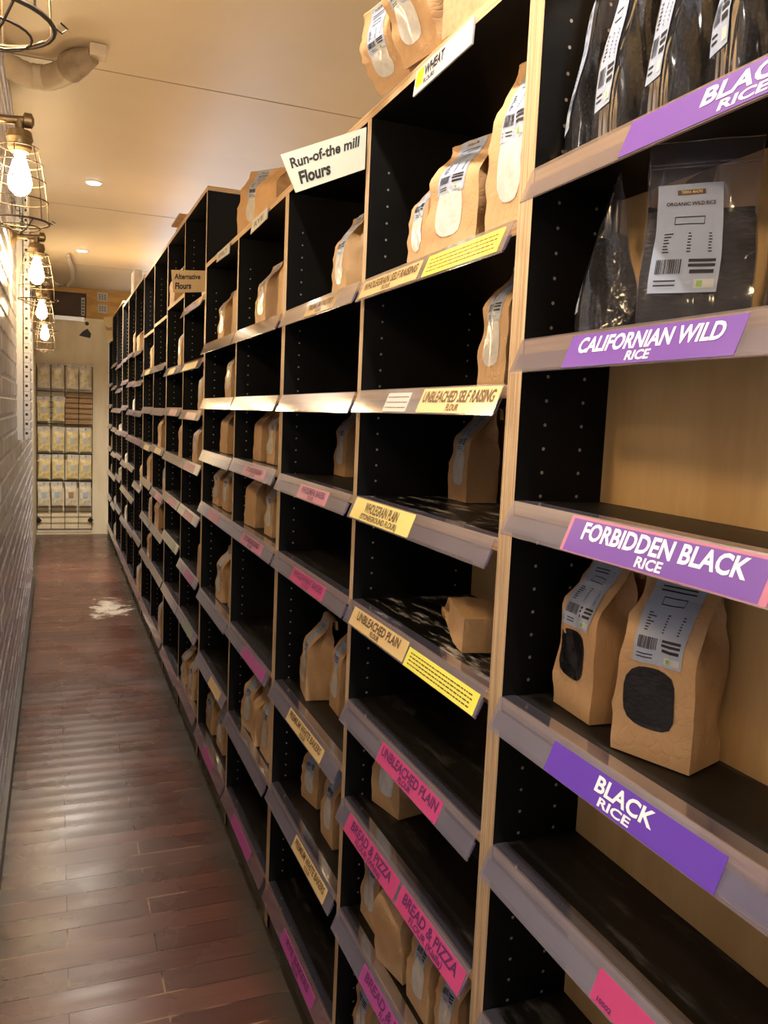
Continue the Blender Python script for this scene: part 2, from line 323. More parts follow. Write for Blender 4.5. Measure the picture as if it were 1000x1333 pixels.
# ------------------------------------------------------------------ mesh helpers
class MB:
    """Collects geometry with material slots and links it as ONE mesh object."""
    def __init__(s):
        s.v = []; s.f = []; s.mi = []; s.mats = []
    def m(s, mat):
        if mat not in s.mats: s.mats.append(mat)
        return s.mats.index(mat)
    def add(s, verts, faces, mat):
        o = len(s.v); k = s.m(mat)
        s.v += [tuple(p) for p in verts]
        for f in faces:
            s.f.append(tuple(i + o for i in f)); s.mi.append(k)
    def box(s, a, b, mat, face_mats=None):
        x0, y0, z0 = a; x1, y1, z1 = b
        v = [(x0, y0, z0), (x1, y0, z0), (x1, y1, z0), (x0, y1, z0), (x0, y0, z1), (x1, y0, z1), (x1, y1, z1), (x0, y1, z1)]
        F = {'-z': (0, 3, 2, 1), '+z': (4, 5, 6, 7), '-y': (0, 1, 5, 4), '+y': (2, 3, 7, 6), '-x': (0, 4, 7, 3), '+x': (1, 2, 6, 5)}
        o = len(s.v); s.v += v
        for k, f in F.items():
            s.f.append(tuple(i + o for i in f)); s.mi.append(s.m((face_mats or {}).get(k, mat)))
    def prism(s, prof, y0, y1, mat):
        """profile in (x,z), extruded along y"""
        n = len(prof)
        v = [(x, y0, z) for x, z in prof] + [(x, y1, z) for x, z in prof]
        f = [(i, (i + 1) % n, (i + 1) % n + n, i + n) for i in range(n)]
        f += [tuple(range(n))[::-1], tuple(range(n, 2 * n))]
        s.add(v, f, mat)
    def tube(s, pts, r, mat, seg=8, cap=True, closed=False):
        pts = [Vector(p) for p in pts]; n = len(pts)
        rs = r if isinstance(r, (list, tuple)) else [r] * n
        V = []; prev = None
        for i, p in enumerate(pts):
            if closed: t = pts[(i + 1) % n] - pts[i - 1]
            else: t = pts[min(i + 1, n - 1)] - pts[max(i - 1, 0)]
            t.normalize()
            if prev is None:
                a = Vector((0, 0, 1)) if abs(t.z) < 0.9 else Vector((1, 0, 0))
                u = t.cross(a).normalized()
            else:
                u = (prev - t * prev.dot(t)).normalized()
            prev = u; w = t.cross(u)
            for k in range(seg):
                an = 2 * math.pi * k / seg
                V.append(p + (u * math.cos(an) + w * math.sin(an)) * rs[i])
        F = []
        for i in range(n if closed else n - 1):
            j = (i + 1) % n
            for k in range(seg):
                l = (k + 1) % seg
                F.append((i * seg + k, i * seg + l, j * seg + l, j * seg + k))
        if cap and not closed:
            F.append(tuple(range(seg))[::-1]); F.append(tuple(range((n - 1) * seg, n * seg)))
        s.add(V, F, mat)
    def ring(s, c, rad, r, mat, n=28, seg=6, axis='z', ry=None):
        ry = ry or rad
        P = []
        for i in range(n):
            a = 2 * math.pi * i / n
            if axis == 'z': P.append((c[0] + rad * math.cos(a), c[1] + ry * math.sin(a), c[2]))
            elif axis == 'x': P.append((c[0], c[1] + rad * math.cos(a), c[2] + ry * math.sin(a)))
            else: P.append((c[0] + rad * math.cos(a), c[1], c[2] + ry * math.sin(a)))
        s.tube(P, r, mat, seg, closed=True)
    def lathe(s, c, prof, mat, seg=20, axis='z'):
        V = []; n = len(prof)
        for rr, h in prof:
            for k in range(seg):
                a = 2 * math.pi * k / seg
                p = (rr * math.cos(a), rr * math.sin(a), h)
                if axis == 'x': p = (h, rr * math.cos(a), rr * math.sin(a))
                if axis == 'y': p = (rr * math.cos(a), h, -rr * math.sin(a))
                V.append((c[0] + p[0], c[1] + p[1], c[2] + p[2]))
        F = []
        for i in range(n - 1):
            for k in range(seg):
                l = (k + 1) % seg
                F.append((i * seg + k, i * seg + l, (i + 1) * seg + l, (i + 1) * seg + k))
        F.append(tuple(range(seg))[::-1]); F.append(tuple(range((n - 1) * seg, n * seg)))
        s.add(V, F, mat)
    def build(s, name, parent=None, smooth=None, bevel=0.0):
        me = bpy.data.meshes.new(name)
        me.from_pydata(s.v, [], s.f)
        for m in s.mats: me.materials.append(M[m])
        me.polygons.foreach_set('material_index', s.mi)
        if smooth:
            me.polygons.foreach_set('use_smooth', [True] * len(me.polygons))
            bm = bmesh.new(); bm.from_mesh(me)
            for e in bm.edges:
                if len(e.link_faces) == 2 and e.calc_face_angle(0) > math.radians(smooth): e.smooth = False
            bm.to_mesh(me); bm.free()
        me.update()
        o = bpy.data.objects.new(name, me); COL.objects.link(o)
        if parent: o.parent = parent
        if bevel > 0:
            bv = o.modifiers.new('bevel', 'BEVEL'); bv.width = bevel; bv.segments = 2; bv.limit_method = 'ANGLE'
        return o

def tag(o, label=None, cat=None, group=None, kind=None):
    if label: o['label'] = label
    if cat: o['category'] = cat
    if group: o['group'] = group
    if kind: o['kind'] = kind
    return o

def empty(name, loc, rz=0.0):
    o = bpy.data.objects.new(name, None); COL.objects.link(o)
    o.empty_display_size = 0.05
    o.location = loc; o.rotation_euler = (0, 0, rz)
    return o

def copy_tree(o):
    c = o.copy(); COL.objects.link(c)
    for ch in o.children:
        k = ch.copy(); COL.objects.link(k); k.parent = c
        for g in ch.children:
            q = g.copy(); COL.objects.link(q); q.parent = k
    return c

_text_cache = {}
def text_geo(body, bold=0.0, shear=0.0):
    """Flat lettering as (verts2d, faces), height of capitals about 0.7 units."""
    key = (body, bold, shear)
    if key in _text_cache: return _text_cache[key]
    cu = bpy.data.curves.new('tmp_text', 'FONT'); cu.body = body; cu.size = 1.0
    cu.offset = bold; cu.shear = shear; cu.resolution_u = 3; cu.fill_mode = 'FRONT'
    ob = bpy.data.objects.new('tmp_text', cu); COL.objects.link(ob)
    dg = bpy.context.evaluated_depsgraph_get(); dg.update()
    me = bpy.data.meshes.new_from_object(ob.evaluated_get(dg))
    V = [(v.co.x, v.co.y) for v in me.vertices]; F = [tuple(p.vertices) for p in me.polygons]
    bpy.data.objects.remove(ob); bpy.data.curves.remove(cu); bpy.data.meshes.remove(me)
    x0 = min(v[0] for v in V); x1 = max(v[0] for v in V); y0 = min(v[1] for v in V); y1 = max(v[1] for v in V)
    r = ([(x - x0, y) for x, y in V], F, x1 - x0)
    _text_cache[key] = r
    return r

def put_text(mb, body, fn, cx, y, width, height, mat, bold=0.028, shear=0.0, align='c'):
    """fn(a,b) maps plane coords (a right, b up, metres) to 3D. width/height are target size of the line (cap height)."""
    V, F, w = text_geo(body, bold, shear)
    sx = width / w; sy = height / 0.72
    off = cx - width / 2 if align == 'c' else cx
    mb.add([fn(off + x * sx, y + yy * sy) for x, yy in V], F, mat)

# ------------------------------------------------------------------ setting
XW = -0.745      # face of the brick wall
YE = 10.13       # face of the end partition
HC = 2.80
def struct(o): o['kind'] = 'structure'; return o

b = MB(); b.box((-1.6, -4.0, -0.1), (2.2, YE + 1.2, 0.0), 'floor'); struct(b.build('floor'))
b = MB(); b.box((-1.6, -4.0, HC), (2.2, YE + 1.2, HC + 0.1), 'ceiling')
for y in (1.2, 3.62, 6.05, 8.5):
    b.box((-0.95, y, HC - 0.0012), (1.2, y + 0.006, HC), 'ceilgap')
struct(b.build('ceiling'))

def brick_wall():
    mb = MB()
    x = XW
    z = 0.0; row = 0
    L, Hh, g = 0.230, 0.0665, 0.009
    y_start, y_end = -3.0, 7.25
    mb.box((x - 0.12, y_start, 0), (x - 0.006, y_end, HC), 'brick')
    rnd = random.Random(3)
    while z < HC - 0.01:
        y = y_start - (0.12 if row % 2 else 0)
        z1 = min(z + Hh, HC)
        while y < y_end:
            a, c = max(y, y_start), min(y + L, y_end)
            if c - a > 0.02:
                xo = x + rnd.uniform(-0.0015, 0.0015); t = 0.007
                V = [(x - 0.006, a, z), (x - 0.006, c, z), (x - 0.006, c, z1), (x - 0.006, a, z1),
                     (xo, a + t, z + t), (xo, c - t, z + t), (xo, c - t, z1 - t), (xo, a + t, z1 - t)]
                mb.add(V, [(4, 7, 6, 5), (0, 4, 5, 1), (1, 5, 6, 2), (2, 6, 7, 3), (3, 7, 4, 0)], 'brick')
            y += L + g
        z += Hh + g; row += 1
    return mb.build('wall_left')
struct(brick_wall())
b = MB(); b.box((XW - 0.001, -3.0, 0), (XW + 0.018, 7.24, 0.085), 'skirt'); struct(b.build('baseboard_left'))
b = MB(); b.box((XW - 0.14, 7.25, 0), (XW - 0.03, YE + 0.2, HC), 'endply'); struct(b.build('wall_left_far'))
# end partition: pale plywood sheet, with the opening above it framed in orange timber
b = MB()
b.box((-0.78, YE, 0), (0.0, YE + 0.05, 2.47), 'endply')
# flat black patch painted as the dark of a hole, with a knob above
hx, hz = -0.255, 2.30
b.add([(hx - 0.07, YE - 0.002, hz - 0.03), (hx + 0.05, YE - 0.002, hz - 0.05), (hx + 0.06, YE - 0.002, hz + 0.0), (hx + 0.02, YE - 0.002, hz + 0.055), (hx - 0.03, YE - 0.002, hz + 0.02)], [(0, 1, 2, 3, 4)], 'ink')
b.lathe((hx + 0.015, YE - 0.006, hz + 0.11), [(0.022, 0), (0.022, 0.006)], 'darkvoid', 12, 'y')
struct(b.build('wall_end'))
b = MB(); b.box((-0.82, YE + 0.06, 2.40), (2.05, YE + 0.12, HC), 'orangewood')
struct(b.build('wall_end_top'))
b = MB()
b.box((-0.62, YE + 0.02, 2.745), (-0.20, YE + 0.06, HC - 0.002), 'orangewood'); b.box((-0.245, YE + 0.02, 2.47), (-0.20, YE + 0.06, 2.745), 'orangewood')
b.box((-0.66, YE + 0.02, 2.47), (-0.62, YE + 0.06, HC - 0.002), 'orangewood')
b.box((-0.62, YE + 0.05, 2.47), (-0.245, YE + 0.058, 2.745), 'darkvoid')
struct(b.build('window_1'))
# right-hand wall behind the shelving
b = MB(); b.box((2.05, -4.0, 0), (2.15, YE + 0.2, HC), 'endply'); struct(b.build('wall_right'))

# steel strip along the top edge of the partition
b = MB(); b.box((-0.58, YE - 0.012, 2.43), (-0.27, YE - 0.001, 2.475), 'steel')
for k in range(4): b.lathe((-0.36 + k * 0.022, YE - 0.016, 2.455), [(0.006, 0), (0.006, 0.004)], 'trimwhite', 8, 'y')
tag(b.build('metal_strip'), 'dull steel strip along the top edge of the pale plywood partition', 'metal strip')

# perforated steel strip on the brick wall
def strip():
    mb = MB()
    x0, x1, y = XW + 0.029, XW + 0.058, 4.42
    mb.box((x0, y, 1.30), (x1, y + 0.003, 2.55), 'galv')
    mb.box((x0, y, 1.30), (x0 + 0.003, y + 0.03, 2.55), 'galv'); mb.box((XW - 0.004, y + 0.027, 1.30), (x0 + 0.003, y + 0.03, 2.55), 'galv')
    k = 0; z = 1.335
    while z < 2.53:
        c = (x0 + x1) / 2
        mb.box((c - 0.006, y - 0.0012, z - 0.006), (c + 0.006, y, z + 0.006), 'ink')
        mb.box((x0, y - 0.001, z + 0.019), (x1, y, z + 0.0205), 'kick')
        z += 0.046
    o = mb.build('perforated_steel_strip')
    h = MB(); h.tube([((x0 + x1) / 2, y - 0.004, 1.315), ((x0 + x1) / 2, y - 0.03, 1.30), ((x0 + x1) / 2 + 0.015, y - 0.035, 1.315)], 0.006, 'putty')
    h.build('hook', o, smooth=40)
    return tag(o, 'pale perforated steel strip standing upright against the white brick wall', 'steel strip')
strip()

# ------------------------------------------------------------------ shelving
DV = {0: (0.957, 0.993), 1: (1.577, 1.598), 2: (2.190, 2.225), 3: (2.828, 2.847), 4: (3.470, 3.505), 5: (4.092, 4.110),
      6: (4.733, 4.767), 7: (5.396, 5.413), 8: (6.038, 6.071), 9: (6.697, 6.713), 10: (7.352, 7.369), 11: (8.013, 8.046),
      12: (8.748, 8.764), 13: (9.420, 9.437), 14: (10.09, 10.117)}
ROWS = {1: [1.762, 1.548, 1.337, 1.067, .853, .60, .36, .10], 2: [1.708, 1.492, 1.281, 1.066, .853, .638, .388, .10], 3: [1.71, 1.49, 1.28, 1.066, .70, .40, .10],
        4: [1.71, 1.49, 1.285, 1.066, .71, .385, .10], 5: [1.71, 1.49, 1.28, 1.066, .70, .425, .10],
        6: [1.915, 1.66, 1.44, 1.21, .99, .72, .475, .12], 7: [1.995, 1.66, 1.45, 1.21, .99, .77, .47, .10], 8: [1.96, 1.70, 1.445, 1.22, .95, .72, .47, .11],
        9: [1.94, 1.70, 1.45, 1.21, .965, .72, .46, .10], 10: [1.865, 1.64, 1.42, 1.215, .88, .49, .10], 11: [1.88, 1.65, 1.425, 1.215, .98, .73, .465, .10],
        12: [1.87, 1.68, 1.46, 1.23, .965, .73, .45, .10], 13: [1.85, 1.62, 1.43, 1.22, .99, .78, .48, .10], 14: [1.89, 1.66, 1.43, 1.23, .97, .73, .43, .10],
        15: [2.18, 1.70, 1.47, 1.25, 1.0, .73, .45, .10]}
NORAIL = {(7, 0), (8, 0), (9, 0)}
OVERHANG = {(3, 3), (4, 3), (5, 3), (6, 3), (7, 3), (8, 3), (9, 3), (10, 3), (11, 3)}
ST = 0.042     # shelf top above the lower edge of its price rail
TH = 0.018

def rail_pt(y, z, s, off=0.0):
    """point on the front of a price rail; s 0 at the lower edge, 1 at the top; off metres outwards"""
    nx, nz = -0.927, 0.375
    return (-0.0205 + 0.017 * s + nx * off, y, z + 0.042 * s + nz * off)

def card_on(mb, y_left, y_right, z, col, lines=(), s0=0.06, s1=0.80, border=None, ink='ink', notes=0):
    """a card in the rail; y_left > y_right because reading runs towards the camera"""
    w = y_left - y_right
    Ls = 0.0453
    def fn(a, bb, off=0.0011): return rail_pt(y_left - a, z, bb / Ls, off)
    def rect(a0, a1, b0, b1, mat, off):
        mb.add([fn(a0, b0, off), fn(a1, b0, off), fn(a1, b1, off), fn(a0, b1, off)], [(0, 1, 2, 3)], mat)
    b0, b1 = s0 * Ls, s1 * Ls
    # the card body has real thickness
    q = [fn(0, b0, 0.0001), fn(w, b0, 0.0001), fn(w, b1, 0.0001), fn(0, b1, 0.0001), fn(0, b0, 0.0007), fn(w, b0, 0.0007), fn(w, b1, 0.0007), fn(0, b1, 0.0007)]
    mb.add(q, [(0, 3, 2, 1), (4, 5, 6, 7), (0, 1, 5, 4), (1, 2, 6, 5), (2, 3, 7, 6), (3, 0, 4, 7)], border or col)
    if border: rect(0.006, w - 0.009, b0 + 0.001, b1 - 0.003, col, 0.0009)
    for (txt, fw, c, yb, hh) in lines:
        put_text(mb, txt, lambda a, bb: fn(a, bb, 0.0012), w * c, b0 + (b1 - b0) * yb, w * fw, (b1 - b0) * hh, ink)
    for i in range(notes):
        yb = b0 + (b1 - b0) * (0.74 - 0.56 * i / max(1, notes - 1))
        a = w * 0.05; rnd = random.Random(i + int(w * 1e4))
        while a < w * 0.93:
            l = rnd.uniform(0.004, 0.013); e = min(a + l, w * 0.95)
            rect(a, e, yb, yb + 0.0022, ink, 0.0009); a = e + 0.0022

CARDS = {}
def C(bay, row, *a, **k): CARDS.setdefault((bay, row), []).append((a, k))
# (far edge y, near edge y, colour, lines)
two = lambda t, u, fw=0.86, fu=0.28, c2=0.5: [(t, fw, 0.5, 0.43, 0.46), (u, fu, c2, 0.09, 0.26)]
C(1, 0, 0.756, 0.42, 'purple', two('BLACK', 'RICE', 0.34, 0.17), ink='whiteink', s0=0.04, s1=0.97)
C(1, 1, 0.836, 0.569, 'purple', two('CALIFORNIAN WILD', 'RICE', 0.84, 0.14), ink='whiteink', s0=0.02, s1=0.92)
C(1, 2, 0.813, 0.508, 'purple', two('FORBIDDEN BLACK', 'RICE', 0.80, 0.13), ink='whiteink', border='dullpink', s0=0.02, s1=0.98)
C(1, 3, 0.815, 0.535, 'violet', two('BLACK', 'RICE', 0.34, 0.19, 0.47), ink='whiteink', s0=0.02, s1=0.84)
C(1, 4, 0.697, 0.42, 'pink', two('RED', 'RICE', 0.20, 0.17, 0.5) + [('10502', 0.09, 0.085, 0.10, 0.15)], ink='plumink', s0=0.04, s1=0.80)
C(2, 0, 1.560, 1.281, 'tan', two('WHOLEGRAIN SELF RAISING', 'FLOUR', 0.92, 0.15), ink='brownink', s0=0.08, s1=0.86)
C(2, 0, 1.258, 1.010, 'lemon', notes=4, ink='brownink', s0=0.06, s1=0.88)
C(2, 1, 1.405, 1.300, 'white', notes=3, ink='brownink', s0=0.06, s1=0.84)
C(2, 1, 1.254, 0.996, 'tan', two('UNBLEACHED SELF RAISING', 'FLOUR', 0.92, 0.16), ink='brownink', s0=0.04, s1=0.96)
C(2, 2, 1.560, 1.265, 'yellow', two('WHOLEGRAIN PLAIN', '(STONEGROUND FLOUR)', 0.56, 0.62), ink='brownink', s0=0.05, s1=0.98)
C(2, 3, 1.540, 1.262, 'tan', two('UNBLEACHED PLAIN', 'FLOUR', 0.78, 0.16), ink='brownink', s0=0.06, s1=0.86)
C(2, 3, 1.255, 1.002, 'lemon', notes=4, ink='brownink', s0=0.02, s1=0.74)
C(2, 4, 1.360, 1.102, 'pink', two('UNBLEACHED PLAIN', 'FLOUR', 0.92, 0.2), ink='plumink', s0=0.03, s1=0.84)
C(2, 5, 1.520, 1.252, 'pink', two('BREAD & PIZZA', 'FLOUR (White)', 0.78, 0.5), ink='plumink', s0=0.03, s1=0.86)
C(2, 5, 1.242, 0.998, 'pink', two('BREAD & PIZZA', 'FLOUR (Kialla)', 0.84, 0.52), ink='plumink', s0=0.03, s1=0.86)
C(2, 6, 1.40, 1.13, 'plum', two('BREAD & PIZZA', 'FLOUR', 0.84, 0.2), ink='plumink', s0=0.03, s1=0.80)
C(3, 0, 1.95, 1.72, 'tan', two('PREMIUM PASTRY', 'FLOUR', 0.8, 0.2), ink='brownink')
C(3, 2, 1.96, 1.73, 'dullpink', two('WHOLEMEAL BAKERS', 'FLOUR', 0.8, 0.2), ink='plumink')
C(3, 3, 2.00, 1.73, 'pink', two('WHOLEWHEAT BAKERS', 'FLOUR', 0.88, 0.2), ink='plumink')
C(3, 4, 1.99, 1.70, 'tan', two('PREMIUM WHITE BAKERS', 'FLOUR', 0.9, 0.15), ink='brownink')
C(3, 5, 1.90, 1.64, 'tan', two('PREMIUM WHITE BAKERS', 'FLOUR', 0.9, 0.15), ink='brownink')
C(3, 6, 1.98, 1.70, 'plum', two('RYE BAKERS', 'FLOUR', 0.7, 0.2), ink='plumink')
C(4, 2, 2.61, 2.32, 'dullpink', two('STONEGROUND', 'FLOUR', 0.7, 0.2), ink='plumink')
C(4, 3, 2.62, 2.33, 'dullpink', two('STONEGROUND', 'FLOUR', 0.7, 0.2), ink='plumink')
C(4, 4, 2.55, 2.26, 'plum'); C(4, 6, 2.65, 2.38, 'plum')
C(5, 3, 3.26, 3.02, 'dullpink'); C(5, 5, 3.14, 2.93, 'tan'); C(5, 6, 3.27, 3.05, 'plum')
C(6, 0, 3.90, 3.62, 'purple'); C(6, 2, 3.90, 3.60, 'dullpink'); C(6, 3, 3.92, 3.62, 'dullpink'); C(6, 4, 3.90, 3.65, 'dullpink'); C(6, 5, 3.84, 3.6, 'plum'); C(6, 6, 3.86, 3.6, 'green')
C(6, 1, 4.0, 3.6, 'yellow')
C(7, 2, 4.5, 4.2, 'dullpink'); C(7, 4, 4.48, 4.2, 'dullpink'); C(7, 5, 4.45, 4.2, 'green'); C(7, 1, 4.55, 4.3, 'yellow')
C(8, 4, 5.1, 4.85, 'dullpink'); C(8, 3, 5.15, 4.85, 'tan'); C(9, 3, 5.8, 5.5, 'tan'); C(9, 1, 5.8, 5.5, 'yellow')

def build_rail(parent, y0, y1, z, name='price_rail'):
    mb = MB()
    prof = [(-0.0205, z), (-0.0190, z - 0.0012), (-0.0170, z - 0.0002), (-0.0168, z + 0.0030), (-0.0188, z + 0.0030), (-0.0025, z + 0.0402), (0.020, z + 0.0421), (0.020, z + 0.0434), (-0.0035, z + 0.0434)]
    mb.prism(prof, y0, y1, 'rail')
    mb.prism([(-0.0155, z + 0.0035), (-0.0145, z + 0.0035), (-0.0052, z + 0.0240), (-0.0062, z + 0.0240)], y0 + 0.001, y1 - 0.001, 'railback')
    return mb.build(name, parent)

def pins(mb, y, xs, z0, z1, face=-1, step=0.032):
    z = z0
    while z < z1:
        for x in xs:
            pts = [(x + 0.0024 * math.cos(a), y + face * 0.0006, z + 0.0024 * math.sin(a)) for a in [k * math.pi / 4 for k in range(8)]]
            mb.add(pts, [tuple(range(8))], 'pin')
        z += step

def unit(d_near, d_mid, d_far, bays, top, depth, label, near_y=None, far_y=None):
    """bays: list of bay numbers from near to far"""
    y0 = near_y if near_y is not None else (DV[d_near][0] + DV[d_near][1]) / 2 + 0.0002
    y1 = far_y if far_y is not None else (DV[d_far][0] + DV[d_far][1]) / 2 - 0.0002
    yc = (y0 + y1) / 2
    root = empty('shelving_unit', (0, 0, 0))
    tag(root, label, 'shelving unit', 'shelving units along the right of the aisle')
    def panel(name, a, c, zt):
        mb = MB(); mb.box((0, a, 0.0), (depth, c, zt), 'black', {'-x': 'edge_v', '+z': 'edge_h'})
        if a != y0: pins(mb, a, (0.040, depth - 0.04) if a < 3.3 else (0.040,), 0.17, zt - 0.08)
        return mb.build(name, root)
    nearpanel_end = DV[d_near][1] if d_near is not None else y0 + TH
    panel('side_panel', y0, nearpanel_end, top - TH)
    farpanel_start = DV[d_far][0]
    panel('side_panel', farpanel_start, y1, top - TH)
    edges = [nearpanel_end]
    for d in d_mid:
        panel('divider_panel', DV[d][0], DV[d][1], top - TH); edges += [DV[d][0], DV[d][1]]
    edges.append(farpanel_start)
    mb = MB(); mb.box((0, y0, top - TH), (depth, y1, top), 'edge_h', {'-z': 'black', '+z': 'ply'}); mb.build('top_board', root)
    mb = MB(); mb.box((depth, y0, 0.0), (depth + 0.009, y1, top), 'ply'); mb.build('back_panel', root)
    mb = MB(); mb.box((0.006, nearpanel_end, 0.0), (0.02, farpanel_start, 0.118), 'kick'); mb.build('kickboard', root)
    for i, bay in enumerate(bays):
        a, c = edges[2 * i] + 0.0006, edges[2 * i + 1] - 0.0006
        for r, z in enumerate(ROWS[bay]):
            zt = z + ST
            topmat = 'dusty' if (bay, r) in ((2, 2), (2, 3)) else 'shelf'
            mb = MB(); mb.box((0.001, a, zt - TH), (depth - 0.001, c, zt), 'black', {'-x': 'edge_h', '+z': topmat})
            sh = mb.build('shelf', root)
            if (bay, r) in NORAIL: continue
            if (bay, r) in OVERHANG: ra, rc = a - 0.010, c + 0.010
            else: ra, rc = a + 0.001, c - 0.001
            build_rail(sh, ra, rc, z)
            for args, kw in CARDS.get((bay, r), []):
                cb = MB(); card_on(cb, args[0], args[1], z, *args[2:], **kw); cb.build('price_card', sh)
    return root

unit(None, [], 0, [1], 2.30, 0.138, 'near shelving unit of black and purple-carded rice bays at the right of the photo', near_y=0.300, far_y=0.9748)
unit(0, [1], 2, [2, 3], 2.077, 0.275, 'low-topped shelving unit next to the rice unit, with yellow and pink flour cards')
unit(2, [3], 4, [4, 5], 2.077, 0.275, 'low-topped shelving unit just before the taller units, holding many brown flour bags')
unit(4, [5], 6, [6, 7], 2.385, 0.275, 'taller shelving unit with the tan alternative flours sign on its near front edge')
unit(6, [7], 8, [8, 9], 2.385, 0.275, 'tall shelving unit beside the flour spilled on the floor')
unit(8, [9, 10], 11, [10, 11, 12], 2.40, 0.275, 'tall shelving unit second from the plywood end wall')
unit(11, [12, 13], 14, [13, 14, 15], 2.45, 0.275, 'farthest shelving unit touching the plywood end wall', far_y=10.125)

# ------------------------------------------------------------------ paper bags
def bag_surface(w, d, h, seed, slump=1.0, base_t=0.60):
    """returns P(sx, sy, t): sx=-1 front ... +1 back, sy -1..1 across, t 0..1 up. Front faces local -X."""
    rnd = random.Random(seed)
    ph = [rnd.uniform(0, 20) for _ in range(3)]
    def P(sx, sy, t):
        k = 0.0 if t < base_t else (t - base_t) / (1 - base_t)
        ks = k * k * (3 - 2 * k)
        bulge = 1 + 0.05 * math.sin(math.pi * min(t / base_t, 1.0))
        hw = w / 2 * (bulge - 0.02 * ks)
        hd = d / 2 * bulge * (1 - ks) + 0.0035 * ks
        lean = d * 0.26 * ks * slump
        # gussets pull the sides in as the bag narrows
        pinch = 0.50 * math.sin(math.pi * k) ** 1.0 if k > 0 else 0.0
        yy = sy * hw
        if abs(sy) > 0.98: yy *= 1 - pinch * (1 - abs(sx)) * 0.9
        xx = sx * hd + lean
        z = h * t
        q = Vector((xx * 18 + ph[0], yy * 18 + ph[1], z * 14 + ph[2]))
        amp = 0.0034 * min(1.0, t * 6)
        n = noise.noise_vector(q) * amp + noise.noise_vector(q * 2.7) * amp * 0.4
        crease = abs(noise.noise(q * 1.6 + Vector((5, 1, 2)))) * 0.007 * min(1.0, t * 5)
        n = n + Vector((crease * (-sx if abs(sx) > 0.98 else 0), crease * (-sy if abs(sy) > 0.98 else 0), 0))
        return Vector((xx + n.x, yy + n.y, max(0.0, z + n.z * 0.5)))
    return P

def bag_mesh(w, d, h, seed, fold=0.02, slump=1.0, nt=18, nu=10, nv=6):
    P = bag_surface(w, d, h, seed, slump)
    ring = [(-1, -1 + 2 * i / nu) for i in range(nu)] + [(-1 + 2 * i / nv, 1) for i in range(nv)] + \
           [(1, 1 - 2 * i / nu) for i in range(nu)] + [(1 - 2 * i / nv, -1) for i in range(nv)]
    n = len(ring); V = []; F = []
    for j in range(nt + 1):
        t = j / nt
        V += [P(sx, sy, t) for sx, sy in ring]
    # folded-over top flap, rolled to the back
    last = V[-n:]
    for (dx, dz) in ((0.006, 0.004), (0.013, 0.001), (0.015, -fold)):
        V += [p + Vector((dx, 0, dz)) for p in last]
    rows = nt + 4
    for j in range(rows - 1):
        for i in range(n):
            k = (i + 1) % n
            F.append((j * n + i, j * n + k, (j + 1) * n + k, (j + 1) * n + i))
    F.append(tuple(range(n))); F.append(tuple(range((rows - 1) * n, rows * n))[::-1])
    return V, F, P

def patch(mb, P, u0, u1, t0, t1, mat, off, nu=8, nt=10, disc=False):
    """a label laid on the front face"""
    pts = []
    e = 0.01
    def q(u, t, o):
        u = -u
        a = P(-1, u, t); b_ = P(-1, min(u + e, 1), t); c = P(-1, u, min(t + e, 1))
        if (b_ - a).length < 1e-6: b_ = a * 2 - P(-1, u - e, t)
        if (c - a).length < 1e-6: c = a * 2 - P(-1, u, t - e)
        nrm = (b_ - a).cross(c - a)
        if nrm.length < 1e-9: nrm = Vector((-1, 0, 0))
        nrm.normalize()
        if nrm.x > 0: nrm = -nrm
        return a + nrm * o
    if not disc:
        V = [q(u0 + (u1 - u0) * i / nu, t0 + (t1 - t0) * j / nt, off) for j in range(nt + 1) for i in range(nu + 1)]
        F = [(j * (nu + 1) + i, j * (nu + 1) + i + 1, (j + 1) * (nu + 1) + i + 1, (j + 1) * (nu + 1) + i) for j in range(nt) for i in range(nu)]
        F = [f[::-1] for f in F]
        mb.add(V, F, mat)
    else:
        V = []; F = []; na = 24; nr = 4
        uc, tc, ur, tr = (u0 + u1) / 2, (t0 + t1) / 2, (u1 - u0) / 2, (t1 - t0) / 2
        V.append(q(uc, tc, off))
        for r in range(1, nr + 1):
            for k in range(na):
                a = 2 * math.pi * k / na; ca, sa = math.cos(a), math.sin(a)
                f = 1.0 / (abs(ca) ** 3.2 + abs(sa) ** 3.2) ** (1 / 3.2) * r / nr
                V.append(q(uc + ur * ca * f, tc + tr * sa * f, off))
        for k in range(na): F.append((0, 1 + (k + 1) % na, 1 + k))
        for r in range(nr - 1):
            for k in range(na):
                l = (k + 1) % na
                F.append((1 + r * na + k, 1 + r * na + l, 1 + (r + 1) * na + l, 1 + (r + 1) * na + k))
        mb.add(V, F, mat)

def label_text(mb, P, u0, u1, t0, t1, off, txt, a0, a1, b0, cap, mat):
    V, F, w = text_geo(txt, 0.02, 0.0)
    pts = []
    for x, y in V:
        a = a0 + (a1 - a0) * x / w; b_ = b0 + cap * y / 0.72
        p = P(-1, -(u0 + (u1 - u0) * a), t0 + (t1 - t0) * b_)
        pts.append(p + Vector((-off, 0, off * 0.3)))
    mb.add(pts, F, mat)

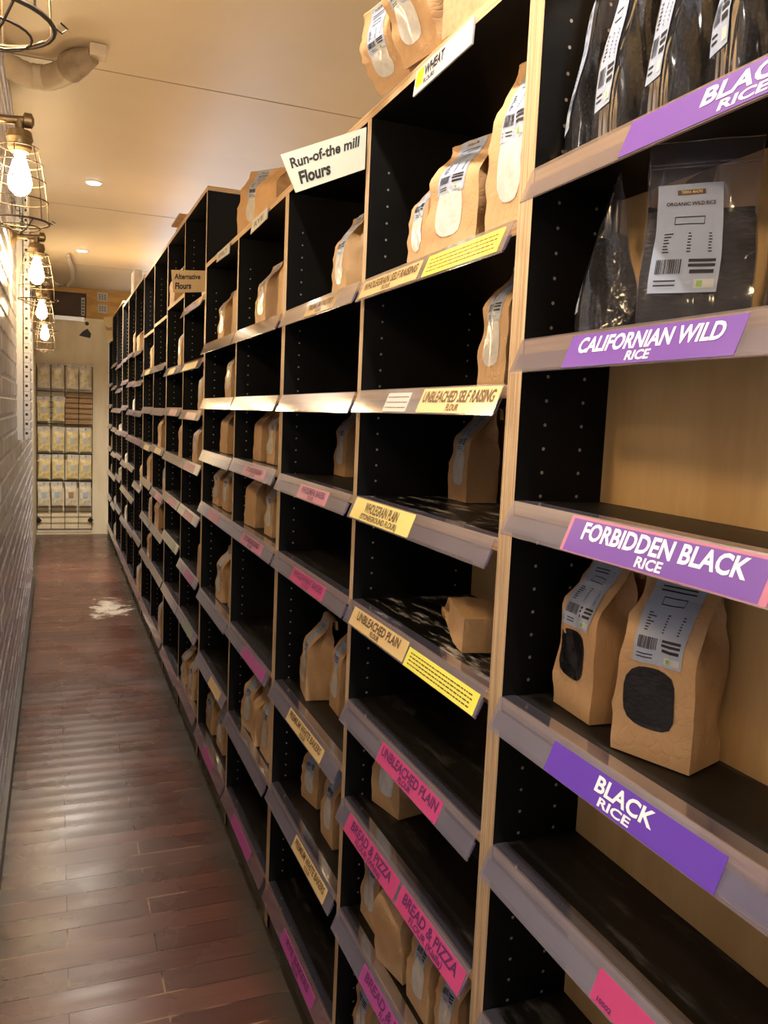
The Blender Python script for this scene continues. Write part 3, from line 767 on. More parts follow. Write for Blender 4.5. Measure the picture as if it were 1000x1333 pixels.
def label_marks(mb, P, u0, u1, t0, t1, off, rnd, title=None):
    U = lambda a: u0 + (u1 - u0) * a
    T = lambda a: t0 + (t1 - t0) * a
    def r(a0, a1, b0, b1, mat='ink'): patch(mb, P, U(a0), U(a1), T(b0), T(b1), mat, off, 2, 2)
    # maker's strip, title, lines, table, barcode and green seal
    r(0.30, 0.72, 0.90, 0.945, 'brownink')
    label_text(mb, P, u0, u1, t0, t1, off + 0.0006, 'TERRA MADRE', 0.35, 0.67, 0.907, 0.026, 'tan')
    if title: label_text(mb, P, u0, u1, t0, t1, off + 0.0003, title, 0.14, 0.88, 0.80, 0.032, 'ink')
    else:
        for yb in (0.80, 0.755): r(0.18, 0.84, yb, yb + 0.016)
    r(0.28, 0.72, 0.62, 0.630); r(0.28, 0.72, 0.69, 0.70); r(0.28, 0.29, 0.63, 0.69); r(0.71, 0.72, 0.63, 0.69)
    for k in range(7):
        yb = 0.36 + k * 0.028
        r(0.14, 0.14 + rnd.uniform(0.06, 0.16), yb, yb + 0.012)
        r(0.50, 0.50 + rnd.uniform(0.03, 0.06), yb, yb + 0.012); r(0.80, 0.80 + rnd.uniform(0.03, 0.06), yb, yb + 0.012)
    x = 0.08
    while x < 0.44:
        wd = rnd.choice((0.008, 0.012, 0.02)); r(x, x + wd, 0.17, 0.30); x += wd + rnd.choice((0.008, 0.014))
    for yb in (0.27, 0.225): r(0.55, 0.93, yb, yb + 0.028)
    r(0.58, 0.92, 0.165, 0.20)
    for yb in (0.10, 0.06): r(0.08, 0.40, yb, yb + 0.014)
    r(0.66, 0.95, 0.035, 0.115, 'white'); r(0.70, 0.78, 0.05, 0.10, 'greenink')

def make_bag(name, w, d, h, seed, window='flour', label=True, marks=True, fold=0.02, slump=1.0, lo=False, winspan=(-0.55, 0.30, 0.20, 0.50), body='kraft', lab=(-0.62, 0.42, 0.52, 1.0)):
    root = empty(name, (0, 0, 0))
    V, F, P = bag_mesh(w, d, h, seed, fold, slump, *((9, 5, 4) if lo else (20, 10, 6)))
    mb = MB(); mb.add(V, F, body); mb.build('paper_body', root, smooth=38)
    if label:
        lb = MB(); patch(lb, P, lab[0], lab[1], lab[2], lab[3], 'sticker', 0.0010)
        if marks: label_marks(lb, P, lab[0], lab[1], lab[2], lab[3], 0.0015, random.Random(seed + 5))
        o = lb.build('product_label', root); o['label'] = 'pale blue-grey printed label'
    if window:
        wb = MB(); patch(wb, P, winspan[0], winspan[1], winspan[2], winspan[3], 'flourwin' if window == 'flour' else 'ricewin', 0.0009, disc=True)
        o = wb.build('clear_window', root, smooth=60); o['label'] = 'clear window showing white flour' if window == 'flour' else 'clear window showing black rice'
    return root

PROTO = {}
def hide_far(o): o.location = (0.15, 6.4, -3)
def proto(key, **kw):
    PROTO[key] = make_bag(**kw)
    return PROTO[key]
used = set()
def fit(o, bay):
    """slide a bag sideways so that it stands clear of both uprights of its bay"""
    lo, hi = (DV[bay - 2][1] if bay > 1 else 0.32), DV[bay - 1][0]
    body = [c for c in o.children if c.name.startswith('paper_body')][0]
    ys = [(o.rotation_euler.to_matrix() @ Vector((v.co.x * o.scale.x, v.co.y * o.scale.y, v.co.z * o.scale.z))).y for v in body.data.vertices]
    a, c = min(ys), max(ys)
    rows = ROWS[bay]; r = min([i for i, q in enumerate(rows) if q < o.location.z])
    ceil_z = (rows[r - 1] + ST - TH) if r > 0 else ({1: 2.25, 2: 2.058, 3: 2.058, 4: 2.058, 5: 2.058}.get(bay, 2.366))
    zs = [v.co.z for v in body.data.vertices]; hz = max(zs) * o.scale.z
    room = ceil_z - o.location.z - 0.004
    if hz > room and abs(o.rotation_euler.x) + abs(o.rotation_euler.y) < 0.01: o.scale.z *= room / hz
    xs = [(o.rotation_euler.to_matrix() @ Vector((v.co.x * o.scale.x, v.co.y * o.scale.y, v.co.z * o.scale.z))).x for v in body.data.vertices]
    depth = 0.138 if bay == 1 else 0.275
    if min(xs) + o.location.x < 0.004 and 'slumped' not in o['label']: o.location.x = 0.004 - min(xs)
    if max(xs) + o.location.x > depth - 0.003: o.location.x = depth - 0.003 - max(xs)
    if c - a > hi - lo - 0.01: return
    if o.location.y + a < lo + 0.003: o.location.y = lo + 0.003 - a
    if o.location.y + c > hi - 0.003: o.location.y = hi - 0.003 - c
def place_bag(key, bay, row, x, y, rz=0.0, s=(1, 1, 1), label='', group='kraft flour bags on the shelves', z=None, tilt=None, cat='flour bag'):
    src = PROTO[key]
    if key in used: o = copy_tree(src)
    else: o = src; used.add(key)
    zz = (ROWS[bay][row] + ST + 0.0017) if z is None else z
    o.location = (x, y, zz); o.rotation_euler = tilt + (rz,) if tilt else (0, 0, rz)
    o.scale = s
    tag(o, label, cat, group)
    if z is None: fit(o, bay)
    return o
R = math.radians

# prototypes
proto('riceA', name='rice_bag', w=0.090, d=0.064, h=0.205, seed=11, window='rice', lab=(-0.78, 0.60, 0.55, 1.0), winspan=(-0.80, 0.50, 0.22, 0.53), slump=1.0)
proto('riceB', name='rice_bag', w=0.098, d=0.068, h=0.212, seed=23, window='rice', lab=(-0.62, 0.62, 0.52, 1.0), winspan=(-0.72, 0.55, 0.17, 0.50), slump=1.0)
proto('flourA', name='flour_bag', w=0.105, d=0.066, h=0.195, seed=31, winspan=(-0.60, 0.40, 0.17, 0.60))
proto('flourB', name='flour_bag', w=0.105, d=0.070, h=0.205, seed=44, lab=(-0.5, 0.5, 0.50, 1.0), winspan=(-0.48, 0.48, 0.16, 0.58), slump=0.7)
proto('flourC', name='flour_bag', w=0.110, d=0.066, h=0.200, seed=57, lab=(-0.45, 0.55, 0.54, 1.0), winspan=(-0.42, 0.53, 0.18, 0.62), slump=1.25)
proto('plainA', name='flour_bag', w=0.105, d=0.068, h=0.200, seed=63, window=None, label=False)
proto('farA', name='flour_bag', w=0.105, d=0.066, h=0.195, seed=71, marks=False, lo=True)
proto('farB', name='flour_bag', w=0.108, d=0.068, h=0.200, seed=72, window=None, label=False, lo=True)
proto('farW', name='paper_packet', w=0.10, d=0.06, h=0.15, seed=73, window=None, label=False, lo=True, body='whitebag')

# --- bay one (rice)
place_bag('riceA', 1, 3, 0.086, 0.871, R(-4), (1, 1, 1), 'brown paper rice bag with black oval window, left one under the pink-edged card', 'paper bags of black rice', cat='rice bag')
place_bag('riceB', 1, 3, 0.083, 0.728, R(20), (1, 1, 1), 'brown paper rice bag with black oval window, right one, turned towards the camera', 'paper bags of black rice', cat='rice bag')

# --- bay two
bw = 'second bay from the right'
place_bag('flourB', 2, 0, 0.060, 1.385, 0, (1, 0.75, 0.80), 'kraft flour bag leftmost on the top shelf under the wheat flours sign, mostly hidden')
place_bag('flourA', 2, 0, 0.062, 1.272, R(14), (1, 1.22, 1.0), 'kraft flour bag with upright blue label and white window under the wheat flours sign')
place_bag('plainA', 2, 0, 0.085, 1.152, R(0), (0.9, 0.45, 1.12), 'narrow kraft flour bag squeezed between two labelled bags under the wheat flours sign')
place_bag('flourB', 2, 0, 0.058, 1.068, R(10), (1.0, 0.95, 1.22), 'tallest kraft flour bag against the thick plywood upright, under the wheat flours sign')
place_bag('flourA', 2, 1, 0.075, 1.115, R(-2), (1.05, 0.85, 0.98), 'kraft flour bag standing alone above the tan self raising card')
place_bag('flourC', 2, 2, 0.212, 1.478, R(-3), (1.0, 0.80, 1.0), 'kraft flour bag standing alone at the back of the flour-dusted shelf')
place_bag('plainA', 2, 3, 0.072, 1.130, R(76), (0.84, 0.80, 0.90), 'crumpled kraft flour bag lying down on the flour-streaked shelf', z=ROWS[2][3] + ST + 0.036, tilt=(R(0), R(84)))
place_bag('flourC', 2, 5, 0.090, 1.500, R(12), (0.95, 0.9, 0.92), 'kraft flour bag with green seal, leftmost above the two bright pink bread and pizza cards')
place_bag('plainA', 2, 5, 0.22, 1.38, R(0), (1, 1, 0.8), 'kraft flour bag in the dark back of the shelf above the bright pink cards')
place_bag('flourA', 2, 6, 0.070, 1.500, R(0), (1, 0.95, 0.95), 'kraft flour bag with white window behind the slumped one, below the bright pink cards')
place_bag('plainA', 2, 6, 0.056, 1.355, R(10), (1.0, 0.92, 0.88), 'slumped plain kraft flour bag leaning out over the plum card', z=ROWS[2][6] + ST + 0.0055, tilt=(R(-2), R(-6)))
place_bag('flourC', 2, 6, 0.062, 1.235, R(0), (1, 0.80, 0.86), 'kraft flour bag with white window right of the slumped one, below the bright pink cards')
place_bag('flourB', 2, 6, 0.066, 1.125, R(0), (1, 0.75, 0.86), 'kraft flour bag nearest the thick upright on the shelf with the plum card')
place_bag('flourA', 2, 7, 0.066, 1.505, R(0), (1, 0.9, 0.9), 'kraft flour bag with white window at the very bottom edge of the photo')

# --- bay three
place_bag('flourB', 3, 0, 0.070, 1.850, R(0), (1, 0.95, 0.92), 'kraft bag alone on the shelf below the cream run-of-the-mill sign')
place_bag('flourA', 3, 2, 0.175, 2.115, R(0), (1, 0.9, 0.96), 'kraft bag with white window standing alone above a dull pink card')
place_bag('flourC', 3, 4, 0.078, 2.045, R(-8), (1.1, 0.95, 1.04), 'kraft bag, left of two, above the upper tan premium white card')
place_bag('flourA', 3, 4, 0.115, 1.908, R(-3), (1, 0.85, 1.1), 'kraft bag, right of two, above the upper tan premium white card')
place_bag('flourB', 3, 5, 0.10, 2.045, R(10), (1, 0.9, 0.82), 'kraft bag, left of two, above the lower tan premium white card')
place_bag('flourC', 3, 5, 0.082, 1.830, R(0), (1, 0.85, 0.98), 'kraft bag, right of two, above the lower tan premium white card')
place_bag('plainA', 3, 6, 0.20, 1.96, R(0), (1, 1, 0.85), 'kraft bag in the dark back of the bottom shelf, third bay from the right')

# --- bay four
place_bag('flourC', 4, 0, 0.060, 2.605, R(0), (1, 1.2, 0.98), 'kraft bag with grey label, left of two below the small white strip')
place_bag('plainA', 4, 0, 0.085, 2.435, R(0), (1, 1.0, 1.15), 'tall plain kraft bag, right of two below the small white strip')
place_bag('plainA', 4, 2, 0.075, 2.665, R(0), (1, 1.0, 0.92), 'kraft bag, left of two, third shelf of the fourth bay from the right')
place_bag('flourA', 4, 2, 0.078, 2.495, R(0), (1, 0.95, 0.92), 'kraft bag, right of two, third shelf of the fourth bay from the right')
place_bag('plainA', 4, 3, 0.065, 2.690, R(5), (1.1, 1.1, 0.92), 'plain kraft bag, left of two above the pink card, fourth bay')
place_bag('flourA', 4, 3, 0.068, 2.460, R(0), (1, 0.95, 0.88), 'kraft bag with white window, right of two above the pink card, fourth bay')
place_bag('plainA', 4, 4, 0.090, 2.330, R(0), (1, 0.9, 1.1), 'kraft bag half hidden behind an upright, fifth shelf of the fourth bay from the right')
place_bag('flourC', 4, 5, 0.060, 2.640, R(6), (1.1, 0.95, 1.0), 'kraft bag at the left of the crowded low shelf, fourth bay from the right')
place_bag('plainA', 4, 5, 0.055, 2.525, R(-6), (1.0, 0.9, 0.86), 'plain kraft bag in the middle of the crowded low shelf, fourth bay from the right')
place_bag('flourA', 4, 5, 0.060, 2.400, R(0), (1, 1.0, 1.06), 'kraft bag at the right of the crowded low shelf, fourth bay from the right')

# --- bay five
B5 = 'fifth bay from the right'
place_bag('flourA', 5, 0, 0.060, 3.280, 0, (1, 1.2, 1.0), 'kraft bag, left of two on the top shelf, ' + B5)
place_bag('plainA', 5, 0, 0.080, 3.110, 0, (1, 1.0, 1.25), 'tall kraft bag, right of two on the top shelf, ' + B5)
place_bag('flourC', 5, 1, 0.070, 3.155, 0, (1, 1.0, 1.0), 'kraft bag with white window on the second shelf, ' + B5)
place_bag('plainA', 5, 2, 0.070, 3.220, 0, (1, 1.4, 0.95), 'plump kraft bag on the third shelf, ' + B5)
place_bag('flourA', 5, 3, 0.060, 3.320, 0, (1, 1.2, 0.86), 'kraft bag, left of two on the fourth shelf, ' + B5)
place_bag('flourB', 5, 3, 0.065, 3.130, 0, (1, 1.1, 0.84), 'kraft bag, right of two on the fourth shelf, ' + B5)
place_bag('flourA', 5, 4, 0.060, 3.210, 0, (1, 1.2, 1.05), 'kraft bag, left of two on the fifth shelf, ' + B5)
place_bag('plainA', 5, 4, 0.075, 3.035, 0, (1, 1.0, 0.9), 'kraft bag, right of two on the fifth shelf, ' + B5)
place_bag('flourB', 5, 6, 0.070, 3.385, 0, (1.1, 1.25, 0.98), 'kraft bag with grey label, left of two, bottom shelf, ' + B5)
place_bag('flourA', 5, 6, 0.070, 3.170, 0, (1, 1.3, 0.95), 'kraft bag, right of two on the bottom shelf, ' + B5)

# --- bay six and beyond, placed small
def far(key, bay, row, y, lab, s=(1, 1, 1), x=0.041, rz=0, group='kraft flour bags on the shelves', cat='flour bag'):
    place_bag(key, bay, row, x, y, rz, s, lab, group, cat=cat)
B6 = 'first taller bay'
far('farA', 6, 2, 3.63, 'kraft bag alone on the third shelf, ' + B6, (1, 1, 1))
far('farA', 6, 3, 3.745, 'kraft bag with bright label alone on the fourth shelf, ' + B6, (1, 1.3, 0.95))
far('plainA', 6, 5, 3.56, 'kraft bag half hidden behind the upright, low on ' + B6, (1, 1, 1))
far('flourA', 6, 7, 4.000, 'kraft bag, left of two on the bottom shelf, ' + B6, (1, 1.1, 0.85))
far('flourC', 6, 7, 3.765, 'kraft bag, right of two on the bottom shelf, ' + B6, (1, 1.15, 0.95))
far('farW', 6, 0, 3.60, 'off-white packet just below the tan alternative flours sign', (1, 1, 0.7), group='pale packets on the far shelves', cat='packet')
B7 = 'second taller bay'
far('farB', 7, 0, 4.63, 'kraft bag hanging over the top shelf left of the tan alternative flours sign', (1, 1.9, 0.98))
far('farA', 7, 1, 4.295, 'kraft bag on the second shelf, ' + B7, (1, 1, 1.05))
far('farB', 7, 3, 4.225, 'kraft bag on the fourth shelf, ' + B7, (1, 1, 1.1))
B8 = 'third taller bay'
far('farB', 8, 3, 5.11, 'plump kraft bag on the fourth shelf, ' + B8, (1, 1.5, 1.05))
far('farA', 8, 4, 4.87, 'kraft bag on the fifth shelf, ' + B8, (1, 1.0, 1.1))
far('farB', 8, 5, 5.20, 'square-topped open kraft bag on the sixth shelf, ' + B8, (1.1, 2.0, 1.0))
far('farA', 8, 7, 5.0, 'kraft bag on the bottom shelf, ' + B8, (1, 1.2, 1.1))
B9 = 'fourth taller bay'
far('farB', 9, 1, 5.635, 'kraft bag on the second shelf, ' + B9, (1, 1.1, 1.0))
far('farB', 9, 4, 5.72, 'kraft bag on the fifth shelf, ' + B9, (1, 1.8, 1.05))
far('farA', 9, 5, 5.615, 'kraft bag on the sixth shelf, ' + B9, (1, 1.2, 0.95))
far('farB', 9, 6, 5.685, 'kraft bag on the seventh shelf, ' + B9, (1, 1.2, 0.95))
B10 = 'fifth taller bay'
far('farB', 10, 0, 6.60, 'open kraft bag with its top showing, ' + B10, (1.2, 2.2, 0.9))
far('farB', 10, 4, 6.26, 'kraft bag standing on the fifth shelf, ' + B10, (1, 1.3, 1.0))
far('farA', 10, 6, 6.42, 'kraft bag on the bottom shelf, ' + B10, (1, 1.6, 1.0))
G = 'pale packets on the far shelves'
far('farW', 11, 2, 6.97, 'pale packet on the third shelf near eye level, sixth bay of the taller shelving', (1, 1.2, 0.8), group=G, cat='packet')
far('farB', 11, 0, 7.03, 'slim kraft bag on the top shelf, sixth bay of the taller shelving', (0.8, 0.9, 1.1))
far('farW', 12, 4, 7.72, 'pale packet on the fifth shelf, seventh bay of the taller shelving', (1, 1.3, 0.6), group=G, cat='packet')
far('farW', 12, 6, 7.70, 'pale packet low down, seventh bay of the taller shelving', (1, 1.3, 1.0), group=G, cat='packet')
far('farW', 13, 3, 8.5, 'pale packet at waist height, third bay from the end wall', (1, 2.0, 0.5), group=G, cat='packet')
far('farW', 13, 5, 8.5, 'pale packet at knee height, third bay from the end wall', (1, 2.0, 0.6), group=G, cat='packet')
far('farW', 14, 6, 9.15, 'pale packet low down, second bay from the end wall', (1, 2.2, 0.6), group=G, cat='packet')
far('farW', 14, 7, 9.15, 'pale packet on the bottom shelf, second bay from the end wall', (1, 2.2, 0.9), group=G, cat='packet')
far('farB', 15, 4, 9.7, 'kraft bag at hip height in the bay touching the end wall', (1, 1.6, 0.9))
far('farW', 15, 5, 9.7, 'pale packet at knee height in the bay touching the end wall', (1, 2.2, 0.7), group=G, cat='packet')

# --- on top of the low units
zt = 2.0775
place_bag('flourB', 2, 0, 0.030, 1.470, R(10), (1.0, 1.05, 0.62), 'small kraft flour bag with folded top on the unit, farthest left of the top pile', 'kraft bags on top of the shelving', z=zt + 0.024, tilt=(R(0), R(-38)))
place_bag('flourA', 2, 0, 0.030, 1.345, R(8), (1.05, 1.10, 0.85), 'kraft flour bag with blue label leaning out beside the brown carton up top', 'kraft bags on top of the shelving', z=zt + 0.022, tilt=(R(0), R(-30)))
place_bag('flourC', 4, 0, 0.075, 2.86, R(38), (1.1, 1.2, 1.12), 'kraft flour bag with grey label standing on top of the second low unit', 'kraft bags on top of the shelving', z=zt)
place_bag('plainA', 4, 0, 0.060, 2.60, R(20), (1, 1.1, 0.8), 'plain kraft flour bag on top of the second low unit, beside the labelled one', 'kraft bags on top of the shelving', z=zt, tilt=None)

def carton():
    root = empty('cardboard_carton', (0.035, 1.01, zt))
    tag(root, 'brown cardboard carton on top of the unit above the wheat flours sign', 'carton')
    root.rotation_euler = (0, 0, R(8))
    mb = MB(); mb.box((0, 0, 0), (0.20, 0.26, 0.19), 'kraftbox'); mb.build('box_body', root, bevel=0.004)
    mb = MB(); mb.box((-0.004, 0, 0.188), (0.10, 0.258, 0.192), 'kraftbox'); f = mb.build('flap', root); f.rotation_euler = (0, R(-12), 0)
    mb = MB(); mb.box((0.10, 0, 0.1915), (0.205, 0.258, 0.1945), 'kraftbox'); mb.build('flap', root)
carton()

# ------------------------------------------------------------------ clear pouches of black rice
def make_pouch(w, d, h, seed, fill=0.6, lean=0.0, zip_lines=True, marks=True):
    root = empty('rice_pouch', (0, 0, 0))
    rnd = random.Random(seed); ph = [rnd.uniform(0, 30) for _ in range(3)]
    def P(sx, sy, t, inset=0.0):
        k = t ** 1.25
        hw = w / 2 * (1 - 0.03 * math.sin(math.pi * t)) - inset
        hd = d / 2 * (1 + 0.18 * math.sin(math.pi * min(1, t / 0.55)) ) * (1 - k) + 0.0012 - inset * (1 - k)
        hd = max(hd, 0.0008)
        z = h * t
        # side gusset keeps rounded corners low down
        xx = sx * hd; yy = sy * hw
        if abs(sy) > 0.99: yy *= 1 - 0.10 * (1 - abs(sx)) * math.sin(math.pi * t)
        q = Vector((xx * 14 + ph[0], yy * 14 + ph[1], z * 11 + ph[2]))
        n = noise.noise_vector(q) * 0.0045 * min(1, t * 4) + noise.noise_vector(q * 3) * 0.0012 * min(1, t * 4)
        return Vector((xx + n.x + lean * t * t, yy + n.y, max(0.0006, z + n.z * 0.4)))
    nu, nv, nt = 12, 5, 20
    ring = [(-1, -1 + 2 * i / nu) for i in range(nu)] + [(-1 + 2 * i / nv, 1) for i in range(nv)] + \
           [(1, 1 - 2 * i / nu) for i in range(nu)] + [(1 - 2 * i / nv, -1) for i in range(nv)]
    n = len(ring)
    def shell(t1, inset, rows, top_noise=0.0):
        V = []; F = []
        for j in range(rows + 1):
            t = t1 * j / rows
            for sx, sy in ring:
                p = P(sx, sy, t, inset)
                if inset and j == 0: p.z = 0.002
                if top_noise and j == rows: p.z += top_noise * noise.noise(Vector((p.x * 60, p.y * 40, seed)))
                V.append(p)
        for j in range(rows):
            for i in range(n):
                k = (i + 1) % n
                F.append((j * n + i, j * n + k, (j + 1) * n + k, (j + 1) * n + i))
        F.append(tuple(range(n)))
        c = sum((V[-n + i] for i in range(n)), Vector()) / n
        if t1 < 1:
            V.append(c + Vector((0, 0, 0.006)))
            F += [(rows * n + i, rows * n + (i + 1) % n, len(V) - 1) for i in range(n)]
        else: F.append(tuple(range(rows * n, (rows + 1) * n))[::-1])
        return V, F
    V, F = shell(1.0, 0.0, nt); mb = MB(); mb.add(V, F, 'film'); mb.build('clear_film', root, smooth=50)
    V, F = shell(fill, 0.0016, 12, 0.02); mb = MB(); mb.add(V, F, 'rice'); mb.build('black_rice', root, smooth=60)
    lb = MB(); patch(lb, P, -0.80, 0.36, 0.16, 0.76, 'sticker', 0.0012)
    if marks: label_marks(lb, P, -0.80, 0.36, 0.16, 0.76, 0.0017, random.Random(seed), 'ORGANIC WILD RICE')
    lb.build('product_label', root)
    zb = MB()
    for t in (0.86, 0.878):
        zb.tube([P(-1, -0.99 + 1.98 * i / 10, t) for i in range(11)], 0.0011, 'film', 5)
    zb.build('zip_seal', root, smooth=60)
    return root

def pouch(p, x, y, row, rz, label, tilt=0.0, s=(1, 1, 1)):
    p.location = (x, y, ROWS[1][row] + ST + 0.0017); p.rotation_euler = (0, tilt, rz); p.scale = s
    return tag(p, label, 'rice pouch', 'clear pouches of black rice')
for (w_, d_, h_, sd, fl, x_, y_, row_, rz_, lab_) in (
        (0.066, 0.062, 0.25, 5, 0.55, 0.054, 0.905, 0, -26, 'clear pouch of black rice leftmost on the highest shelf in view, half empty'),
        (0.068, 0.066, 0.26, 8, 0.74, 0.048, 0.826, 0, -12, 'clear pouch of black rice second from left on the highest shelf, label facing the aisle'),
        (0.066, 0.066, 0.26, 9, 0.90, 0.048, 0.740, 0, -14, 'well filled clear pouch third from left on the highest shelf, with a bright vertical glint'),
        (0.066, 0.064, 0.26, 13, 0.92, 0.054, 0.650, 0, -20, 'dark clear pouch fourth from left on the highest shelf'),
        (0.066, 0.062, 0.26, 17, 0.75, 0.050, 0.565, 0, -15, 'clear pouch of black rice at the right edge of the photo on the highest shelf'),
        (0.070, 0.066, 0.185, 21, 0.60, 0.056, 0.860, 1, -30, 'clear pouch of black rice with a pointed open top, leftmost above the californian wild card'),
        (0.070, 0.040, 0.180, 22, 0.55, 0.108, 0.775, 1, -15, 'clear pouch seen edge-on behind the large labelled pouch above the californian wild card'),
        (0.112, 0.050, 0.188, 25, 0.60, 0.054, 0.706, 1, 44, 'large clear pouch with a full white label above the californian wild card'),
        (0.085, 0.050, 0.180, 27, 0.52, 0.088, 0.585, 1, 40, "clear pouch of black rice at the photo's right edge beside the large labelled pouch")):
    pouch(make_pouch(w_, d_, h_, sd, fl), x_, y_, row_, R(rz_), lab_)

# ------------------------------------------------------------------ signs
def sign(name, corners, thick_dir, mat, label, writer, extra=None):
    """corners TL,TR,BR,BL in world; board has thickness behind the written face"""
    TL, TR, BR, BL = [Vector(c) for c in corners]
    mb = MB()
    back = [c + Vector(thick_dir) for c in (TL, TR, BR, BL)]
    mb.add([TL, TR, BR, BL] + back, [(3, 2, 1, 0), (4, 5, 6, 7), (0, 1, 5, 4), (1, 2, 6, 5), (2, 3, 7, 6), (3, 0, 4, 7)], mat)
    W_, H_ = (TR - TL).length, (BL - TL).length
    nrm = -Vector(thick_dir).normalized()
    def fn(a, bb, off=0.0006):
        u, v = a / W_, bb / H_
        return (BL * (1 - u) + BR * u) * (1 - v) + (TL * (1 - u) + TR * u) * v + nrm * off
    writer(mb, fn, W_, H_)
    o = mb.build(name)
    if extra: extra(o)
    return tag(o, label, 'sign')

def w_run(mb, fn, w, h):
    put_text(mb, 'Run-of-the mill', fn, w * 0.49, h * 0.60, w * 0.86, h * 0.25, 'ink', bold=0.03, shear=0.12)
    put_text(mb, 'Flours', fn, w * 0.31, h * 0.17, w * 0.42, h * 0.30, 'ink', bold=0.04, shear=0.12)
sign('hanging_sign', [(-0.180, 1.572, 1.962), (-0.012, 1.572, 2.039), (-0.012, 1.572, 1.961), (-0.148, 1.572, 1.898)], (0, 0.004, 0), 'cream',
     'cream board with handwritten run-of-the-mill flours, sticking out over the aisle', w_run)
def w_alt(mb, fn, w, h):
    put_text(mb, 'Alternative', fn, w * 0.46, h * 0.60, w * 0.78, h * 0.24, 'ink', bold=0.03, shear=0.12)
    put_text(mb, 'Flours', fn, w * 0.32, h * 0.16, w * 0.50, h * 0.28, 'ink', bold=0.04, shear=0.12)
sign('hanging_sign', [(-0.141, 3.466, 2.035), (-0.006, 3.466, 2.046), (-0.007, 3.466, 1.962), (-0.133, 3.466, 1.947)], (0, 0.004, 0), 'tansign',
     'tan board with handwritten alternative flours, sticking out from the taller shelving', w_alt)
def w_wheat(mb, fn, w, h):
    def rect(a0, a1, b0, b1, mat): mb.add([fn(a0, b0, 0.0004), fn(a1, b0, 0.0004), fn(a1, b1, 0.0004), fn(a0, b1, 0.0004)], [(0, 1, 2, 3)], mat)
    rect(w * 0.03, w * 0.17, h * 0.25, h * 0.92, 'brightyellow')
    put_text(mb, 'WHEAT', fn, w * 0.37, h * 0.46, w * 0.36, h * 0.40, 'ink', bold=0.04, shear=0.1)
    put_text(mb, 'FLOURS', fn, w * 0.29, h * 0.17, w * 0.20, h * 0.18, 'ink', bold=0.03)
sign('edge_sign', [(-0.008, 1.344, 2.061), (-0.008, 1.138, 2.064), (-0.010, 1.138, 2.026), (-0.012, 1.346, 2.020)], (0.003, 0, 0), 'white',
     'white strip with wheat flours and a yellow square on the top front edge', w_wheat)
def w_small(mb, fn, w, h):
    put_text(mb, 'RYE', fn, w * 0.5, h * 0.30, w * 0.6, h * 0.4, 'brownink')
sign('edge_sign', [(-0.008, 2.594, 2.067), (-0.008, 2.400, 2.068), (-0.010, 2.400, 2.035), (-0.012, 2.604, 2.028)], (0.003, 0, 0), 'white',
     'small white strip on the top front edge under the upright grey-labelled bag', w_small)
def w_small2(mb, fn, w, h):
    put_text(mb, 'SPELT', fn, w * 0.5, h * 0.30, w * 0.7, h * 0.4, 'brownink')
sign('edge_sign', [(-0.008, 3.198, 2.070), (-0.008, 2.957, 2.066), (-0.010, 2.957, 2.030), (-0.012, 3.188, 2.034)], (0.003, 0, 0), 'white',
     'small pale strip on the top front edge nearest the taller shelving', w_small2)
sign('hanging_sign', [(-0.10, 9.40, 2.42), (-0.006, 9.40, 2.44), (-0.006, 9.40, 2.18), (-0.06, 9.40, 2.18)], (0, 0.004, 0), 'tansign',
     'upright tan board sticking out near the end wall', lambda mb, fn, w, h: put_text(mb, 'Flours', fn, w * 0.5, h * 0.45, w * 0.8, h * 0.16, 'brownink'))
b = MB(); b.box((0.0, 4.05, 2.3855), (0.20, 4.45, 2.3905), 'kraftbox'); b.box((-0.03, 4.10, 2.3905), (0.14, 4.38, 2.400), 'kraftbox')
tag(b.build('cardboard_sheet'), 'flat cardboard sheets lying on the front of the taller shelving top', 'cardboard')
b = MB(); b.box((0.0, 6.9, 2.4005), (0.06, 7.15, 2.56), 'whitebag'); tag(b.build('paper_notice', bevel=0.003), 'pale card standing on top of the tall shelving near the end', 'notice')
def notice(x, z, wd, hh, label):
    mb = MB(); y = YE + 0.0555
    mb.box((x, y - 0.002, z), (x + wd, y + 0.004, z + hh), 'white')
    for i in range(3):
        for j in range(3): mb.box((x + wd * (0.16 + 0.26 * i), y - 0.0025, z + hh * (0.2 + 0.24 * j)), (x + wd * (0.30 + 0.26 * i), y - 0.002, z + hh * (0.32 + 0.24 * j)), 'ink')
    return tag(mb.build('paper_notice'), label, 'notice')
notice(-0.13, 2.68, 0.115, 0.095, 'white paper notice high on the orange timber above the partition')
notice(-0.12, 2.55, 0.10, 0.09, 'white paper notice just below the high one on the orange timber')
mb = MB(); mb.box((-0.30, YE + 0.044, 2.50), (-0.262, YE + 0.0498, 2.70), 'white')
for j in range(5): mb.box((-0.293, YE + 0.0435, 2.52 + 0.034 * j), (-0.27, YE + 0.044, 2.535 + 0.034 * j), 'ink')
tag(mb.build('paper_notice'), 'tall narrow white notice inside the dark opening above the partition', 'notice')

